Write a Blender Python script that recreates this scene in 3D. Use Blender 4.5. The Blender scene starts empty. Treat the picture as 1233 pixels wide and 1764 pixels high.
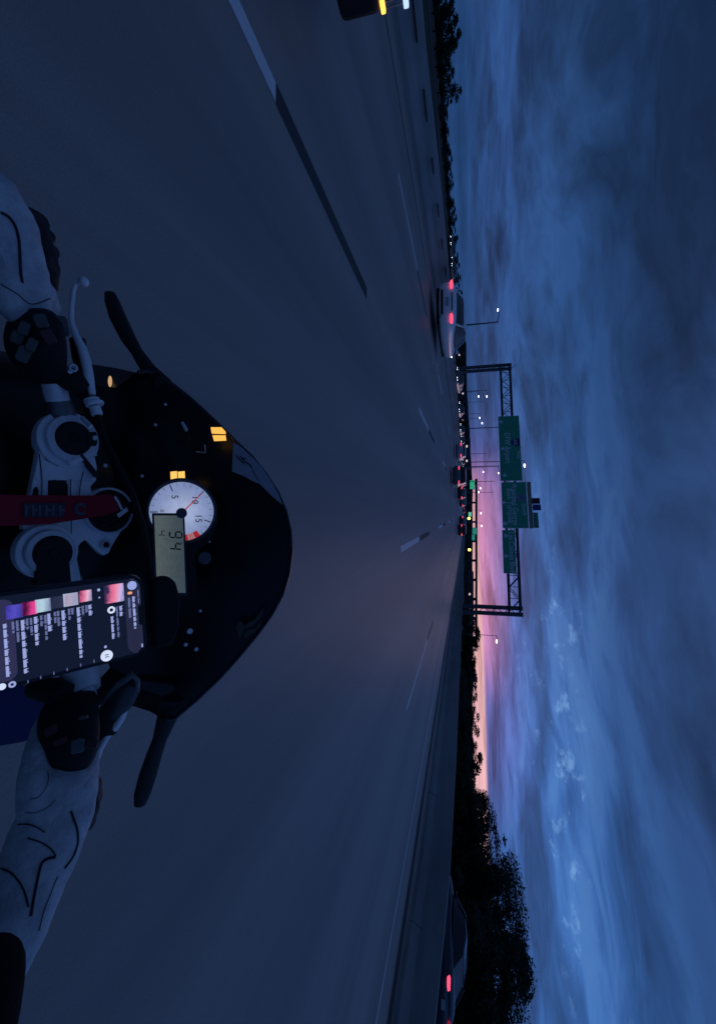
import bpy, math, random
from mathutils import Vector, Matrix, noise as mnoise
random.seed(7)
C = bpy.context.scene.collection
SC = bpy.context.scene
V = Vector
# ------------------------------------------------------------------ camera, world, sun, exposure
CAM_H = 1.42
FPX = 773.0                      # focal length in photograph pixels (long side 1764)
TH = math.atan(185.5 / FPX)      # the camera looks down by this much
CC = V((0, 0, CAM_H))
FW = V((0, math.cos(TH), -math.sin(TH)))
UP = V((0, math.sin(TH), math.cos(TH)))
RT = V((1, 0, 0))
cd = bpy.data.cameras.new('camera'); cam = bpy.data.objects.new('camera', cd); C.objects.link(cam)
cd.sensor_fit = 'VERTICAL'; cd.sensor_height = 36; cd.sensor_width = 36
cd.lens = FPX / 1764 * 36
cd.clip_start = 0.02; cd.clip_end = 9000
m3 = Matrix((UP, -RT, -FW)).transposed()      # the camera is held sideways: its right is up
cam.matrix_world = Matrix.Translation(CC) @ m3.to_4x4()
SC.camera = cam
SC.render.resolution_x = 715; SC.render.resolution_y = 1024
SC.view_settings.view_transform = 'Standard'; SC.view_settings.look = 'None'
SC.view_settings.exposure = 0; SC.view_settings.gamma = 1; SC.view_settings.use_curve_mapping = False

w = bpy.data.worlds.new("World"); SC.world = w; w.use_nodes = True
nt = w.node_tree; nt.nodes.clear()
def nd(t, tree=None, **k):
    n = (tree or nt).nodes.new(t)
    for a, b in k.items(): setattr(n, a, b)
    return n
def inp(n, i, v, tree):
    if v is None: return
    if isinstance(v, bpy.types.NodeSocket): tree.links.new(v, n.inputs[i])
    else: n.inputs[i].default_value = v
class NB:
    """small node-expression helper"""
    def __init__(s, tree): s.t = tree
    def m(s, op, a, b=None, c=None, clamp=False):
        n = nd('ShaderNodeMath', s.t, operation=op, use_clamp=clamp)
        inp(n, 0, a, s.t); inp(n, 1, b, s.t); inp(n, 2, c, s.t); return n.outputs[0]
    def vec(s, x, y, z):
        n = nd('ShaderNodeCombineXYZ', s.t); inp(n, 0, x, s.t); inp(n, 1, y, s.t); inp(n, 2, z, s.t); return n.outputs[0]
    def sep(s, v):
        n = nd('ShaderNodeSeparateXYZ', s.t); inp(n, 0, v, s.t); return n.outputs
    def noise(s, v, scale, detail=4, rough=.55, dist=0, out=0):
        n = nd('ShaderNodeTexNoise', s.t); inp(n, 'Vector', v, s.t); inp(n, 'Scale', scale, s.t)
        inp(n, 'Detail', detail, s.t); inp(n, 'Roughness', rough, s.t); inp(n, 'Distortion', dist, s.t)
        return n.outputs[out]
    def rng(s, v, a, b, c=0., d=1., smooth=True):
        n = nd('ShaderNodeMapRange', s.t, interpolation_type='SMOOTHSTEP' if smooth else 'LINEAR', clamp=True)
        inp(n, 0, v, s.t); inp(n, 1, a, s.t); inp(n, 2, b, s.t); inp(n, 3, c, s.t); inp(n, 4, d, s.t); return n.outputs[0]
    def ramp(s, v, pts, interp='LINEAR'):
        n = nd('ShaderNodeValToRGB', s.t); inp(n, 0, v, s.t); r = n.color_ramp; r.interpolation = interp
        while len(r.elements) > 1: r.elements.remove(r.elements[0])
        r.elements[0].position = pts[0][0]; r.elements[0].color = (*pts[0][1], 1)
        for p, c in pts[1:]:
            e = r.elements.new(p); e.color = (*c, 1)
        return n.outputs[0]
    def mix(s, f, a, b, mode='MIX'):
        n = nd('ShaderNodeMix', s.t, data_type='RGBA', blend_type=mode)
        inp(n, 0, f, s.t)
        for i, v in ((6, a), (7, b)):
            if isinstance(v, tuple): v = (*v[:3], 1)
            inp(n, i, v, s.t)
        return n.outputs[2]
    def scale(s, col, f):
        n = nd('ShaderNodeVectorMath', s.t, operation='SCALE'); inp(n, 0, col, s.t); inp(n, 3, f, s.t); return n.outputs[0]
def srgb(r, g, b):
    f = lambda c: c / 12.92 if c <= .04045 else ((c + .055) / 1.055) ** 2.4
    return (f(r / 255), f(g / 255), f(b / 255))
B = NB(nt)
tc = nd('ShaderNodeTexCoord')
sx, sy, sz = B.sep(tc.outputs['Generated'])
hl = B.m('SQRT', B.m('ADD', B.m('MULTIPLY', sx, sx), B.m('MULTIPLY', sy, sy)))
hl = B.m('MAXIMUM', hl, .001)
az = B.m('DIVIDE', sx, hl); fwd = B.m('DIVIDE', sy, hl)
ez = B.m('MAXIMUM', sz, 0.0)
# the after-glow of the set sun, a little to the right of the road's end
def toward(deg): 
    a = math.radians(deg)
    return B.m('ADD', B.m('MULTIPLY', fwd, math.cos(a)), B.m('MULTIPLY', az, math.sin(a)))
lowstreak = B.noise(B.vec(B.m('MULTIPLY', az, 2.5), B.m('MULTIPLY', fwd, 2.5), B.m('MULTIPLY', sz, 55)), 1.3, 5, .6)
ew = B.m('ADD', ez, B.m('MULTIPLY', B.m('SUBTRACT', lowstreak, .5), .03))
base = B.ramp(B.m('MULTIPLY', ew, 1.4), [
    (0, srgb(41, 80, 136)), (.09, srgb(43, 81, 142)), (.2, srgb(46, 87, 148)), (.32, srgb(39, 76, 132)), (.45, srgb(37, 68, 118)), (.65, srgb(47, 74, 124)), (1, srgb(53, 79, 128))])
wide = B.rng(toward(19), .90, .965)
narrow = B.rng(toward(7.5), .962, .997)
violet = B.m('MULTIPLY', B.rng(ew, .15, .02), B.rng(toward(11), .90, .985))
c1 = B.mix(B.m('MULTIPLY', violet, .62), base, srgb(96, 95, 170))
pinkw = B.m('MULTIPLY', narrow, B.rng(ew, .10, .02))
c2 = B.mix(B.m('MULTIPLY', pinkw, .95), c1, srgb(190, 127, 170))
edge = B.m('ADD', B.m('MULTIPLY', B.rng(az, -.1, .45), .014), .022)
strip = B.m('MULTIPLY', B.m('MULTIPLY', wide, B.rng(sz, -.10, -.03)), B.m('SUBTRACT', 1.0, B.rng(B.m('SUBTRACT', ez, edge), -.002, .006)))
c3 = B.mix(strip, c2, srgb(218, 170, 176))
# stratus layers seen in perspective: noise on a plane overhead
den = B.m('ADD', ez, .11)
px_ = B.m('DIVIDE', sx, den); py_ = B.m('DIVIDE', sy, den)
warp = B.noise(B.vec(B.m('MULTIPLY', px_, .35), B.m('MULTIPLY', py_, .35), 3.1), 1.0, 3, .5)
wv = B.m('MULTIPLY', B.m('SUBTRACT', warp, .5), 1.6)
SEED = 11.1
pv = B.vec(B.m('MULTIPLY', px_, .62), B.m('ADD', B.m('ADD', B.m('MULTIPLY', py_, .85), B.m('MULTIPLY', px_, .30)), wv), SEED)
n1 = B.noise(pv, 1.15, 7, .52, .12)
n2 = B.noise(pv, 3.6, 6, .55, .6)
cl = B.m('ADD', B.m('MULTIPLY', n1, .72), B.m('MULTIPLY', n2, .28))
saw = B.m('FRACT', B.m('MULTIPLY', B.m('ADD', B.m('MULTIPLY', n1, .8), B.m('MULTIPLY', n2, .2)), 5.0))
saw = B.m('MULTIPLY', saw, B.m('SUBTRACT', 1.0, B.rng(saw, .78, 1.0)))      # soft lit shelf, then a sharper dark underside
fac = B.m('ADD', B.rng(cl, .36, .64, .48, 1.42, smooth=False), B.m('MULTIPLY', B.m('SUBTRACT', saw, .33), .26))
glowband = B.m('MULTIPLY', B.m('MULTIPLY', B.rng(ez, .05, .10), B.rng(ez, .34, .16)), B.rng(az, -.42, .12))
fac = B.m('MULTIPLY', fac, B.m('ADD', 1.0, B.m('MULTIPLY', glowband, .32)))
ctop = B.rng(ez, .0, .05, .25, 1.0)
fac = B.m('ADD', B.m('MULTIPLY', B.m('SUBTRACT', fac, 1.0), ctop), 1.0)
side = B.rng(B.m('SUBTRACT', az, B.m('MULTIPLY', B.m('MINIMUM', ez, .5), .8)), -.9, .3, .60, 1.02, smooth=False)      # the sky away from the glow is deeper
low2 = B.noise(B.vec(B.m('MULTIPLY', az, 3.0), B.m('MULTIPLY', fwd, 3.0), B.m('MULTIPLY', sz, 38)), 1.6, 6, .6)
lowf = B.m('MULTIPLY', B.m('SUBTRACT', low2, .5), B.rng(ez, .16, .05, 0, 1.5))
lowf = B.m('MULTIPLY', lowf, B.m('SUBTRACT', 1.0, strip))
c4 = B.scale(c3, B.m('MULTIPLY', B.m('MULTIPLY', fac, side), B.m('ADD', 1.0, lowf)))
wisp = B.noise(B.vec(B.m('MULTIPLY', az, 1.0), B.m('MULTIPLY', fwd, 1.0), B.m('MULTIPLY', ez, 1.6)), 21, 7, .6, .15)
lit = B.m('MULTIPLY', B.rng(wisp, .55, .70), B.m('MULTIPLY', B.rng(n1, .42, .52), B.m('MULTIPLY', B.rng(ez, .085, .12), B.rng(ez, .24, .17))))
lit = B.m('MULTIPLY', lit, B.rng(az, -.12, .25))
pale = B.m('MULTIPLY', B.rng(cl, .49, .62), B.m('MULTIPLY', glowband, .30))
c4 = B.mix(pale, c4, srgb(98, 148, 202))
c5 = B.mix(B.m('MULTIPLY', lit, .7), c4, srgb(118, 166, 222))
sky = nd('ShaderNodeTexSky', sky_type='NISHITA', sun_disc=False, sun_elevation=math.radians(0.5), sun_rotation=math.radians(12))
bg1 = nd('ShaderNodeBackground'); nt.links.new(c5, bg1.inputs[0]); bg1.inputs[1].default_value = 1.0
bg2 = nd('ShaderNodeBackground'); nt.links.new(sky.outputs[0], bg2.inputs[0]); bg2.inputs[1].default_value = 0.004
add = nd('ShaderNodeAddShader'); nt.links.new(bg1.outputs[0], add.inputs[0]); nt.links.new(bg2.outputs[0], add.inputs[1])
wo = nd('ShaderNodeOutputWorld'); nt.links.new(add.outputs[0], wo.inputs[0])

sl = bpy.data.lights.new('sun', 'SUN'); sl.energy = 0.05; sl.angle = math.radians(15); sl.color = (1, .62, .6)
so = bpy.data.objects.new('sun', sl); C.objects.link(so)
so.rotation_euler = (math.radians(-84), 0, math.radians(-12))

# ------------------------------------------------------------------ helpers
def W(px, py, t):
    """a point seen at photograph pixel (px, py), t metres deep"""
    return CC + t * (FW + RT * ((py - 882) / FPX) + UP * ((px - 616.5) / FPX))
def ray(px, py): return FW + RT * ((py - 882) / FPX) + UP * ((px - 616.5) / FPX)
def ground(px, py, z=0.0):
    d = ray(px, py); return CC + d * ((z - CAM_H) / d.z)
class Frame:
    def __init__(s, o, n, r=RT):
        s.o = o; s.n = n.normalized(); s.r = (r - s.n * r.dot(s.n)).normalized(); s.u = s.n.cross(s.r)
    def uv(s, px, py):
        d = ray(px, py); k = (s.o - CC).dot(s.n) / d.dot(s.n); p = CC + d * k - s.o
        return p.dot(s.r), p.dot(s.u)
    def p(s, u, v, w=0.0): return s.o + s.r * u + s.u * v + s.n * w
    def at(s, px, py, w=0.0):
        u, v = s.uv(px, py); return s.p(u, v, w)

class MB:
    def __init__(s): s.v = []; s.f = []
    def add(s, vs, fs):
        o = len(s.v); s.v += [V(x) for x in vs]; s.f += [tuple(i + o for i in f) for f in fs]; return s
    def box(s, c, d, R=None):
        c = V(c); x, y, z = (k / 2 for k in d)
        vs = [V((a * x, b * y, e * z)) for a in (-1, 1) for b in (-1, 1) for e in (-1, 1)]
        if R is not None: vs = [R @ k for k in vs]
        return s.add([c + k for k in vs], [(0, 1, 3, 2), (4, 6, 7, 5), (0, 4, 5, 1), (2, 3, 7, 6), (0, 2, 6, 4), (1, 5, 7, 3)])
    def prism(s, pts, d, inset=0.0):
        """closed planar outline pts pushed along vector d"""
        n = len(pts); d = V(d); c = sum((V(p) for p in pts), V()) / n
        a = [V(p) for p in pts]; b = [p + d for p in a]
        if inset:
            b = [p - (p - c - d).normalized() * inset for p in b]
            m_ = [p + d * .75 for p in a]
            s.add(a + m_ + b, [tuple(range(n))[::-1], tuple(range(2 * n, 3 * n))] + [(i, (i + 1) % n, n + (i + 1) % n, n + i) for i in range(n)] + [(n + i, n + (i + 1) % n, 2 * n + (i + 1) % n, 2 * n + i) for i in range(n)])
        else:
            s.add(a + b, [tuple(range(n))[::-1], tuple(range(n, 2 * n))] + [(i, (i + 1) % n, n + (i + 1) % n, n + i) for i in range(n)])
        return s
    def tube(s, pts, rad, seg=10, flat=1.0, up=None, caps=True):
        pts = [V(p) for p in pts]; n = len(pts)
        if not isinstance(rad, (list, tuple)): rad = [rad] * n
        vs = []; ref = up
        for i, p in enumerate(pts):
            d = (pts[min(i + 1, n - 1)] - pts[max(i - 1, 0)]).normalized()
            if ref is None or abs(d.dot(ref)) > .95: ref = V((0, 0, 1)) if abs(d.z) < .9 else V((1, 0, 0))
            a = (ref - d * ref.dot(d)).normalized(); b = d.cross(a)
            if up is None: ref = a
            for k in range(seg):
                t = 2 * math.pi * k / seg
                vs.append(p + a * (math.cos(t) * rad[i] * flat) + b * (math.sin(t) * rad[i]))
        fs = [(i * seg + k, i * seg + (k + 1) % seg, (i + 1) * seg + (k + 1) % seg, (i + 1) * seg + k) for i in range(n - 1) for k in range(seg)]
        if caps: fs += [tuple(range(seg))[::-1], tuple(range((n - 1) * seg, n * seg))]
        return s.add(vs, fs)
    def rings(s, rr, closed=True, caps=True):
        """loft through rings of equal length"""
        n = len(rr[0]); vs = [p for r in rr for p in r]
        kk = n if closed else n - 1
        fs = [(i * n + k, i * n + (k + 1) % n, (i + 1) * n + (k + 1) % n, (i + 1) * n + k) for i in range(len(rr) - 1) for k in range(kk)]
        if caps: fs += [tuple(range(n))[::-1], tuple(range((len(rr) - 1) * n, len(rr) * n))]
        return s.add(vs, fs)
    def disc(s, c, n, r0, r1, h, seg=28, r=None):
        """ring or disc r0..r1, height h along n"""
        n = V(n).normalized(); a = (V((1, 0, 0)) - n * n.x).normalized(); b = n.cross(a); c = V(c)
        P = lambda q, z: [c + n * z + (a * math.cos(2 * math.pi * k / seg) + b * math.sin(2 * math.pi * k / seg)) * q for k in range(seg)]
        e = min(h * .3, .0015 if h < .05 else h * .1)
        if r0 > 0: return s.rings([P(r0, 0), P(r1, 0), P(r1, h - e), P(r1 - e, h), P(r0 + e, h), P(r0, h - e), P(r0, 0)], caps=False)
        return s.rings([P(r1, 0), P(r1, h - e), P(r1 - e, h)])
    def sphere(s, c, r, sc=(1, 1, 1), seg=12, rg=8):
        c = V(c)
        rr = []
        for i in range(rg + 1):
            ph = math.pi * (i + .02 * (i == 0) - .02 * (i == rg)) / rg
            rr.append([c + V((r * sc[0] * math.sin(ph) * math.cos(2 * math.pi * k / seg), r * sc[1] * math.sin(ph) * math.sin(2 * math.pi * k / seg), r * sc[2] * math.cos(ph))) for k in range(seg)])
        return s.rings(rr)
    def build(s, name, mat, parent=None, smooth=True, sub=0, bevel=0, root=None):
        me = bpy.data.meshes.new(name); me.from_pydata([tuple(v) for v in s.v], [], s.f); me.update()
        return link(name, me, mat, parent, smooth, sub, bevel)
def link(name, me, mat, parent=None, smooth=True, sub=0, bevel=0):
    o = bpy.data.objects.new(name, me); C.objects.link(o)
    if mat: me.materials.append(mat)
    if smooth:
        me.polygons.foreach_set('use_smooth', [True] * len(me.polygons))
        if not sub:
            try: me.set_sharp_from_angle(angle=math.radians(40))
            except Exception: pass
    if bevel:
        b = o.modifiers.new('edges', 'BEVEL'); b.width = bevel; b.segments = 2; b.limit_method = 'ANGLE'
    if sub:
        b = o.modifiers.new('smooth', 'SUBSURF'); b.levels = sub; b.render_levels = sub
    if parent is not None: adopt(o, parent)
    return o
def wmat(o):
    m = Matrix.Translation(o.location)
    m = m @ o.rotation_euler.to_matrix().to_4x4() @ Matrix.Diagonal((*o.scale, 1))
    if o.parent: m = wmat(o.parent) @ o.matrix_parent_inverse @ m
    return m
def adopt(o, parent):
    o.parent = parent; o.matrix_parent_inverse = wmat(parent).inverted()
def tag(o, label=None, cat=None, group=None, kind=None):
    for k, v in (('label', label), ('category', cat), ('group', group), ('kind', kind)):
        if v: o[k] = v
    return o
def thing(name, label, cat, loc=(0, 0, 0), group=None):
    o = bpy.data.objects.new(name, None); C.objects.link(o); o.location = loc
    o.empty_display_size = .2
    return tag(o, label, cat, group)
def struct(o): o['kind'] = 'structure'; return o
def dup(o, parent=None):
    c = o.copy(); C.objects.link(c)
    if parent is not None: c.parent = parent
    for ch in list(o.children): dup(ch, c)
    return c
def text_mesh(body, size, name, mat, parent, origin, right, up, depth=.002, align='CENTER', stretch=1.0):
    cu = bpy.data.curves.new(name, 'FONT'); cu.body = body; cu.size = size; cu.extrude = depth / 2
    cu.align_x = align; cu.align_y = 'CENTER'; cu.resolution_u = 3
    o = bpy.data.objects.new(name, cu); C.objects.link(o)
    bpy.context.view_layer.update()
    me = bpy.data.meshes.new_from_object(o.evaluated_get(bpy.context.evaluated_depsgraph_get()))
    bpy.data.objects.remove(o); me.name = name
    right = right.normalized(); up = (up - right * up.dot(right)).normalized(); n = right.cross(up)
    M = Matrix(((right.x * stretch, up.x, n.x, origin.x), (right.y * stretch, up.y, n.y, origin.y), (right.z * stretch, up.z, n.z, origin.z), (0, 0, 0, 1)))
    me.transform(M)
    return link(name, me, mat, parent, smooth=False)

# ------------------------------------------------------------------ materials
MATS = {}
def mat(name, col, rough=.5, metal=0., emit=None, es=1., var=.12, scale=30., bump=0., coat=0., alpha=None, spec=.5):
    if name in MATS: return MATS[name]
    m = bpy.data.materials.new(name); m.use_nodes = True; t = m.node_tree
    p = t.nodes['Principled BSDF']; b = NB(t)
    co = nd('ShaderNodeTexCoord', t).outputs['Object']
    n = b.noise(co, scale, 6, .6)
    f = b.rng(n, .3, .7, 1 - var, 1 + var, smooth=False)
    c = b.scale(b.mix(0.0, col, col), f)
    t.links.new(c, p.inputs['Base Color'])
    t.links.new(b.rng(n, .25, .75, max(rough - .08, .02), min(rough + .08, 1), smooth=False), p.inputs['Roughness'])
    p.inputs['Metallic'].default_value = metal
    p.inputs['Specular IOR Level'].default_value = spec
    if coat: p.inputs['Coat Weight'].default_value = coat; p.inputs['Coat Roughness'].default_value = .06
    if emit: p.inputs['Emission Color'].default_value = (*emit, 1); p.inputs['Emission Strength'].default_value = es
    if bump:
        bn = nd('ShaderNodeBump', t); bn.inputs['Strength'].default_value = bump; bn.inputs['Distance'].default_value = .002
        t.links.new(b.noise(co, scale * 6, 3, .6), bn.inputs['Height']); t.links.new(bn.outputs[0], p.inputs['Normal'])
    MATS[name] = m
    return m
def glow(name, col, s, base=(.02, .02, .02)):
    return mat(name, base, .4, emit=col, es=s)
black_pl = mat('black_plastic', (.012, .013, .015), .62, scale=60, bump=.15, spec=.3)
black_gloss = mat('black_gloss', (.006, .007, .009), .25, scale=8, spec=.25)
rubber = mat('rubber', (.012, .012, .013), .8, scale=90, bump=.3, spec=.3)
silver = mat('brushed_silver', (.86, .89, .93), .45, .25, scale=40, var=.1, bump=.12)
silver_d = mat('machined_silver', (.66, .69, .74), .40, .35, scale=120, var=.1)
steel = mat('bare_steel', (.5, .5, .52), .25, 1., scale=60)
glove_m = mat('pale_leather', (.56, .59, .62), .55, scale=38, var=.22, bump=.8, spec=.35)
glove_b = mat('black_leather', (.012, .013, .016), .55, scale=50, bump=.3, spec=.4)
jacket_m = mat('black_jacket', (.006, .006, .007), .85, scale=60, bump=.3, spec=.15)
seam_m = mat('dark_piping', (.008, .009, .013), .7)
red_m = mat('red_webbing', (.34, .014, .035), .8, scale=200, bump=.4, spec=.2)
blue_m = mat('blue_paint', (.01, .03, .16), .3, coat=.4, scale=4)
concrete = None

# concrete: cast grain, blotches, run-off stains down the face
def surf(name, c0, c1, rough, scale, streak=None, bumpd=.004, fine=120, tracks=False):
    m = bpy.data.materials.new(name); m.use_nodes = True; t = m.node_tree; p = t.nodes['Principled BSDF']; b = NB(t)
    co = nd('ShaderNodeTexCoord', t).outputs['Object']
    x, y, z = b.sep(co)
    v = b.vec(b.m('MULTIPLY', x, scale), b.m('MULTIPLY', y, scale * (streak or 1)), b.m('MULTIPLY', z, scale))
    n = b.noise(v, 1, 6, .62)
    big = b.noise(co, .13, 3, .5)
    f = b.m('ADD', b.m('MULTIPLY', n, .6), b.m('MULTIPLY', big, .4))
    col = b.mix(b.rng(f, .35, .65), c0, c1)
    fn = b.noise(co, fine, 3, .6)
    col = b.scale(col, b.rng(fn, .3, .7, .86, 1.14, smooth=False))
    if tracks:
        # wheel paths worn slightly darker in each lane, oil line lighter
        tr = b.m('COSINE', b.m('MULTIPLY', b.m('SUBTRACT', x, .83), 2 * math.pi / 2.02))
        col = b.scale(col, b.rng(tr, -1, 1, .88, 1.07))
    t.links.new(col, p.inputs['Base Color'])
    rv = .01 if tracks else .08
    t.links.new(b.rng(n, .3, .7, rough - rv, rough + rv), p.inputs['Roughness'])
    bn = nd('ShaderNodeBump', t); bn.inputs['Strength'].default_value = .5; bn.inputs['Distance'].default_value = bumpd
    t.links.new(fn, bn.inputs['Height']); t.links.new(bn.outputs[0], p.inputs['Normal'])
    p.inputs['Specular IOR Level'].default_value = .95 if tracks else .4
    return m
road_m = surf('road_concrete', (.305, .262, .235), (.375, .325, .29), .52, 3.2, .035, tracks=True)
barrier_m = surf('barrier_concrete', (.24, .25, .245), (.38, .39, .39), .8, 1.4, .15)
grass_m = surf('verge', (.028, .038, .016), (.055, .06, .028), .95, 1.2, bumpd=.05, fine=14)
paint_w = surf('lane_paint', (.80, .84, .86), (.92, .94, .95), .5, 7, .3)
paint_k = surf('contrast_paint', (.03, .03, .035), (.06, .06, .065), .6, 7, .3)
gantry_m = mat('galvanised_dark', (.10, .10, .115), .55, .3, scale=3)
asph_m = surf('asphalt', (.045, .045, .05), (.07, .07, .075), .8, 3, .1)

# ------------------------------------------------------------------ ground and road
LX = -10.3      # foot of the median barrier
def land(x, y):
    z = -.03
    if x < -11: z -= .05 * (-11 - x)
    return z
xs = [-3500, -2000, -1000, -500, -250, -120, -80, -50, -30, -22, -14, -11, -9, 0, 9, 14, 25, 60, 140, 300, 800, 2000, 3500]
ys = [-400, -100, -20, 0, 20, 50, 100, 200, 400, 900, 2000, 4000, 7000]
g = MB()
g.add([(x, y, land(x, y)) for y in ys for x in xs], [(j * len(xs) + i, j * len(xs) + i + 1, (j + 1) * len(xs) + i + 1, (j + 1) * len(xs) + i) for j in range(len(ys) - 1) for i in range(len(xs) - 1)])
struct(g.build('ground', grass_m, smooth=True))
def strip(x0, x1, y0, y1, z, n=1):
    m = MB()
    for k in range(n):
        a = y0 + (y1 - y0) * k / n; b_ = y0 + (y1 - y0) * (k + 1) / n
        m.add([(x0, a, z), (x1, a, z), (x1, b_, z), (x0, b_, z)], [(0, 1, 2, 3)])
    return m
struct(strip(LX - .7, 11.3, -60, 900, 0).build('road', road_m, smooth=False))
# carriageway for the traffic coming the other way, on the falling ground to the left
m = MB(); m.add([(-27, -60, -.02 - .05 * 16), (-11.4, -60, -.045 + .03), (-11.4, 900, -.015), (-27, 900, -.02 - .05 * 16)], [(0, 1, 2, 3)])
struct(m.build('opposite_road', road_m, smooth=False))
m = MB(); m.add([(x, y, land(x, y) + .04) for x, y in ((-49, -60), (-37.5, -60), (-37.5, 500), (-49, 500))], [(0, 1, 2, 3)])
struct(m.build('far_frontage_road', asph_m, smooth=False))
struct(strip(14.2, 22, -60, 300, .0).build('frontage_road', asph_m, smooth=False))

def line_x(px, py): return ground(px, py).x
LINES = [(-3.22, -.55, 3.75, 3.25, 14.6), (.84, -4.6, 4.2, 3.9, 14.6), (4.86, 11.0, 6.2, 3.0, 14.6 + 6), (-7.3, 9.6, 4.0, 3.3, 14.6)]
marks_w = thing_w = None
mw = MB(); mk = MB()
for (lx, ph, lw, lk, per) in LINES:
    k0 = -3 if lx > 4 else 0
    for k in range(k0 if lx > 4 else -1, 22):
        y0 = ph + k * per
        if lx > 4 and k < 0: y0 = ph + k * 20.6
        if lx == .84 and k < 1: continue
        wd = .075 if abs(lx) < 4 else .06
        mw.add([(lx - wd, y0, .004), (lx + wd, y0, .004), (lx + wd, y0 + lw, .004), (lx - wd, y0 + lw, .004)], [(0, 1, 2, 3)])
        mk.add([(lx - wd * 1.15, y0 + lw + .01, .004), (lx + wd * 1.15, y0 + lw + .01, .004), (lx + wd * 1.15, y0 + lw + lk, .004), (lx - wd * 1.15, y0 + lw + lk, .004)], [(0, 1, 2, 3)])
struct(mw.build('lane_markings', paint_w, smooth=False)); struct(mk.build('dark_lane_markings', paint_k, smooth=False))
struct(strip(8.25, 8.35, -60, 900, .004).build('edge_line', paint_w, smooth=False))
struct(strip(-9.05, -8.98, -60, 900, .004).build('edge_line', paint_k, smooth=False))

struct(strip(9.45, 9.95, -60, 900, .004).build('gutter', asph_m, smooth=False))
# concrete safety barriers with their sloped foot, (y, x, height) along the way
def barrier(name, label, path, side):
    prof = [(0, 0), (.0, .09), (.14, .28), (.19, 1.0), (.39, 1.0), (.44, .28), (.58, .09), (.58, 0)]
    rr = []
    for (y, x, h) in path:
        rr.append([V((x + side * a, y, (.28 + (b_ - .28) / .72 * (h - .28)) if b_ > .28 else b_)) for a, b_ in prof])
    mb = MB().rings(rr)
    o = mb.build(name, barrier_m, smooth=False)
    return tag(o, label, 'barrier')
rb = barrier('concrete_barrier', 'long pale concrete barrier along the right shoulder in front of the trees', [(-40, 9.7, .72), (3, 10.0, .74), (9.2, 10.25, .80), (14, 10.9, .94), (22, 11.0, 1.0), (60, 10.9, 1.02), (300, 10.9, 1.02), (700, 10.9, 1.02)], 1)
lb = barrier('concrete_barrier', 'dark concrete median barrier beyond the left lanes, between the two directions of traffic', [(-40, -10.1, .5), (8, -10.1, .50), (14, -10.3, .62), (22, -10.4, .72), (40, -10.4, .66), (60, -10.4, .62), (700, -10.4, .60)], -1)
barrier_dark_m = mat('barrier_dark', (.03, .035, .04), .9)
for k in range(26):       # row of dark dashes on the face of the median barrier, under its top
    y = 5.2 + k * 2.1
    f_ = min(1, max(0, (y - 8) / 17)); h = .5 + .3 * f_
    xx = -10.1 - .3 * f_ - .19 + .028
    MB().box((xx + .0, y, h - .14), (.05, .9 if k < 4 else .6, .035)).build('dark_dash', barrier_dark_m, lb, smooth=False)
for k in range(22):      # open joints between the cast lengths
    y = 5.5 + k * 6.1
    for (ob, path, sd) in ((rb, [(3, 10.0), (9.2, 10.25), (14, 10.9), (22, 11.0), (60, 10.9), (300, 10.9)], 1), (lb, [(-40, -10.1), (8, -10.1), (14, -10.3), (22, -10.4), (300, -10.4)], -1)):
        for (y0, x0), (y1, x1) in zip(path, path[1:]):
            if y0 <= y < y1: xx = x0 + (x1 - x0) * (y - y0) / (y1 - y0)
        if sd < 0: continue
        MB().prism([(xx + sd * a, y, z) for a, z in ((-.004, .02), (-.004, .09), (.136, .28), (.186, .58), (.2, .58), (.2, .02))], (0, .015, 0)).build('joint', barrier_dark_m, ob, smooth=False)

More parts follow.
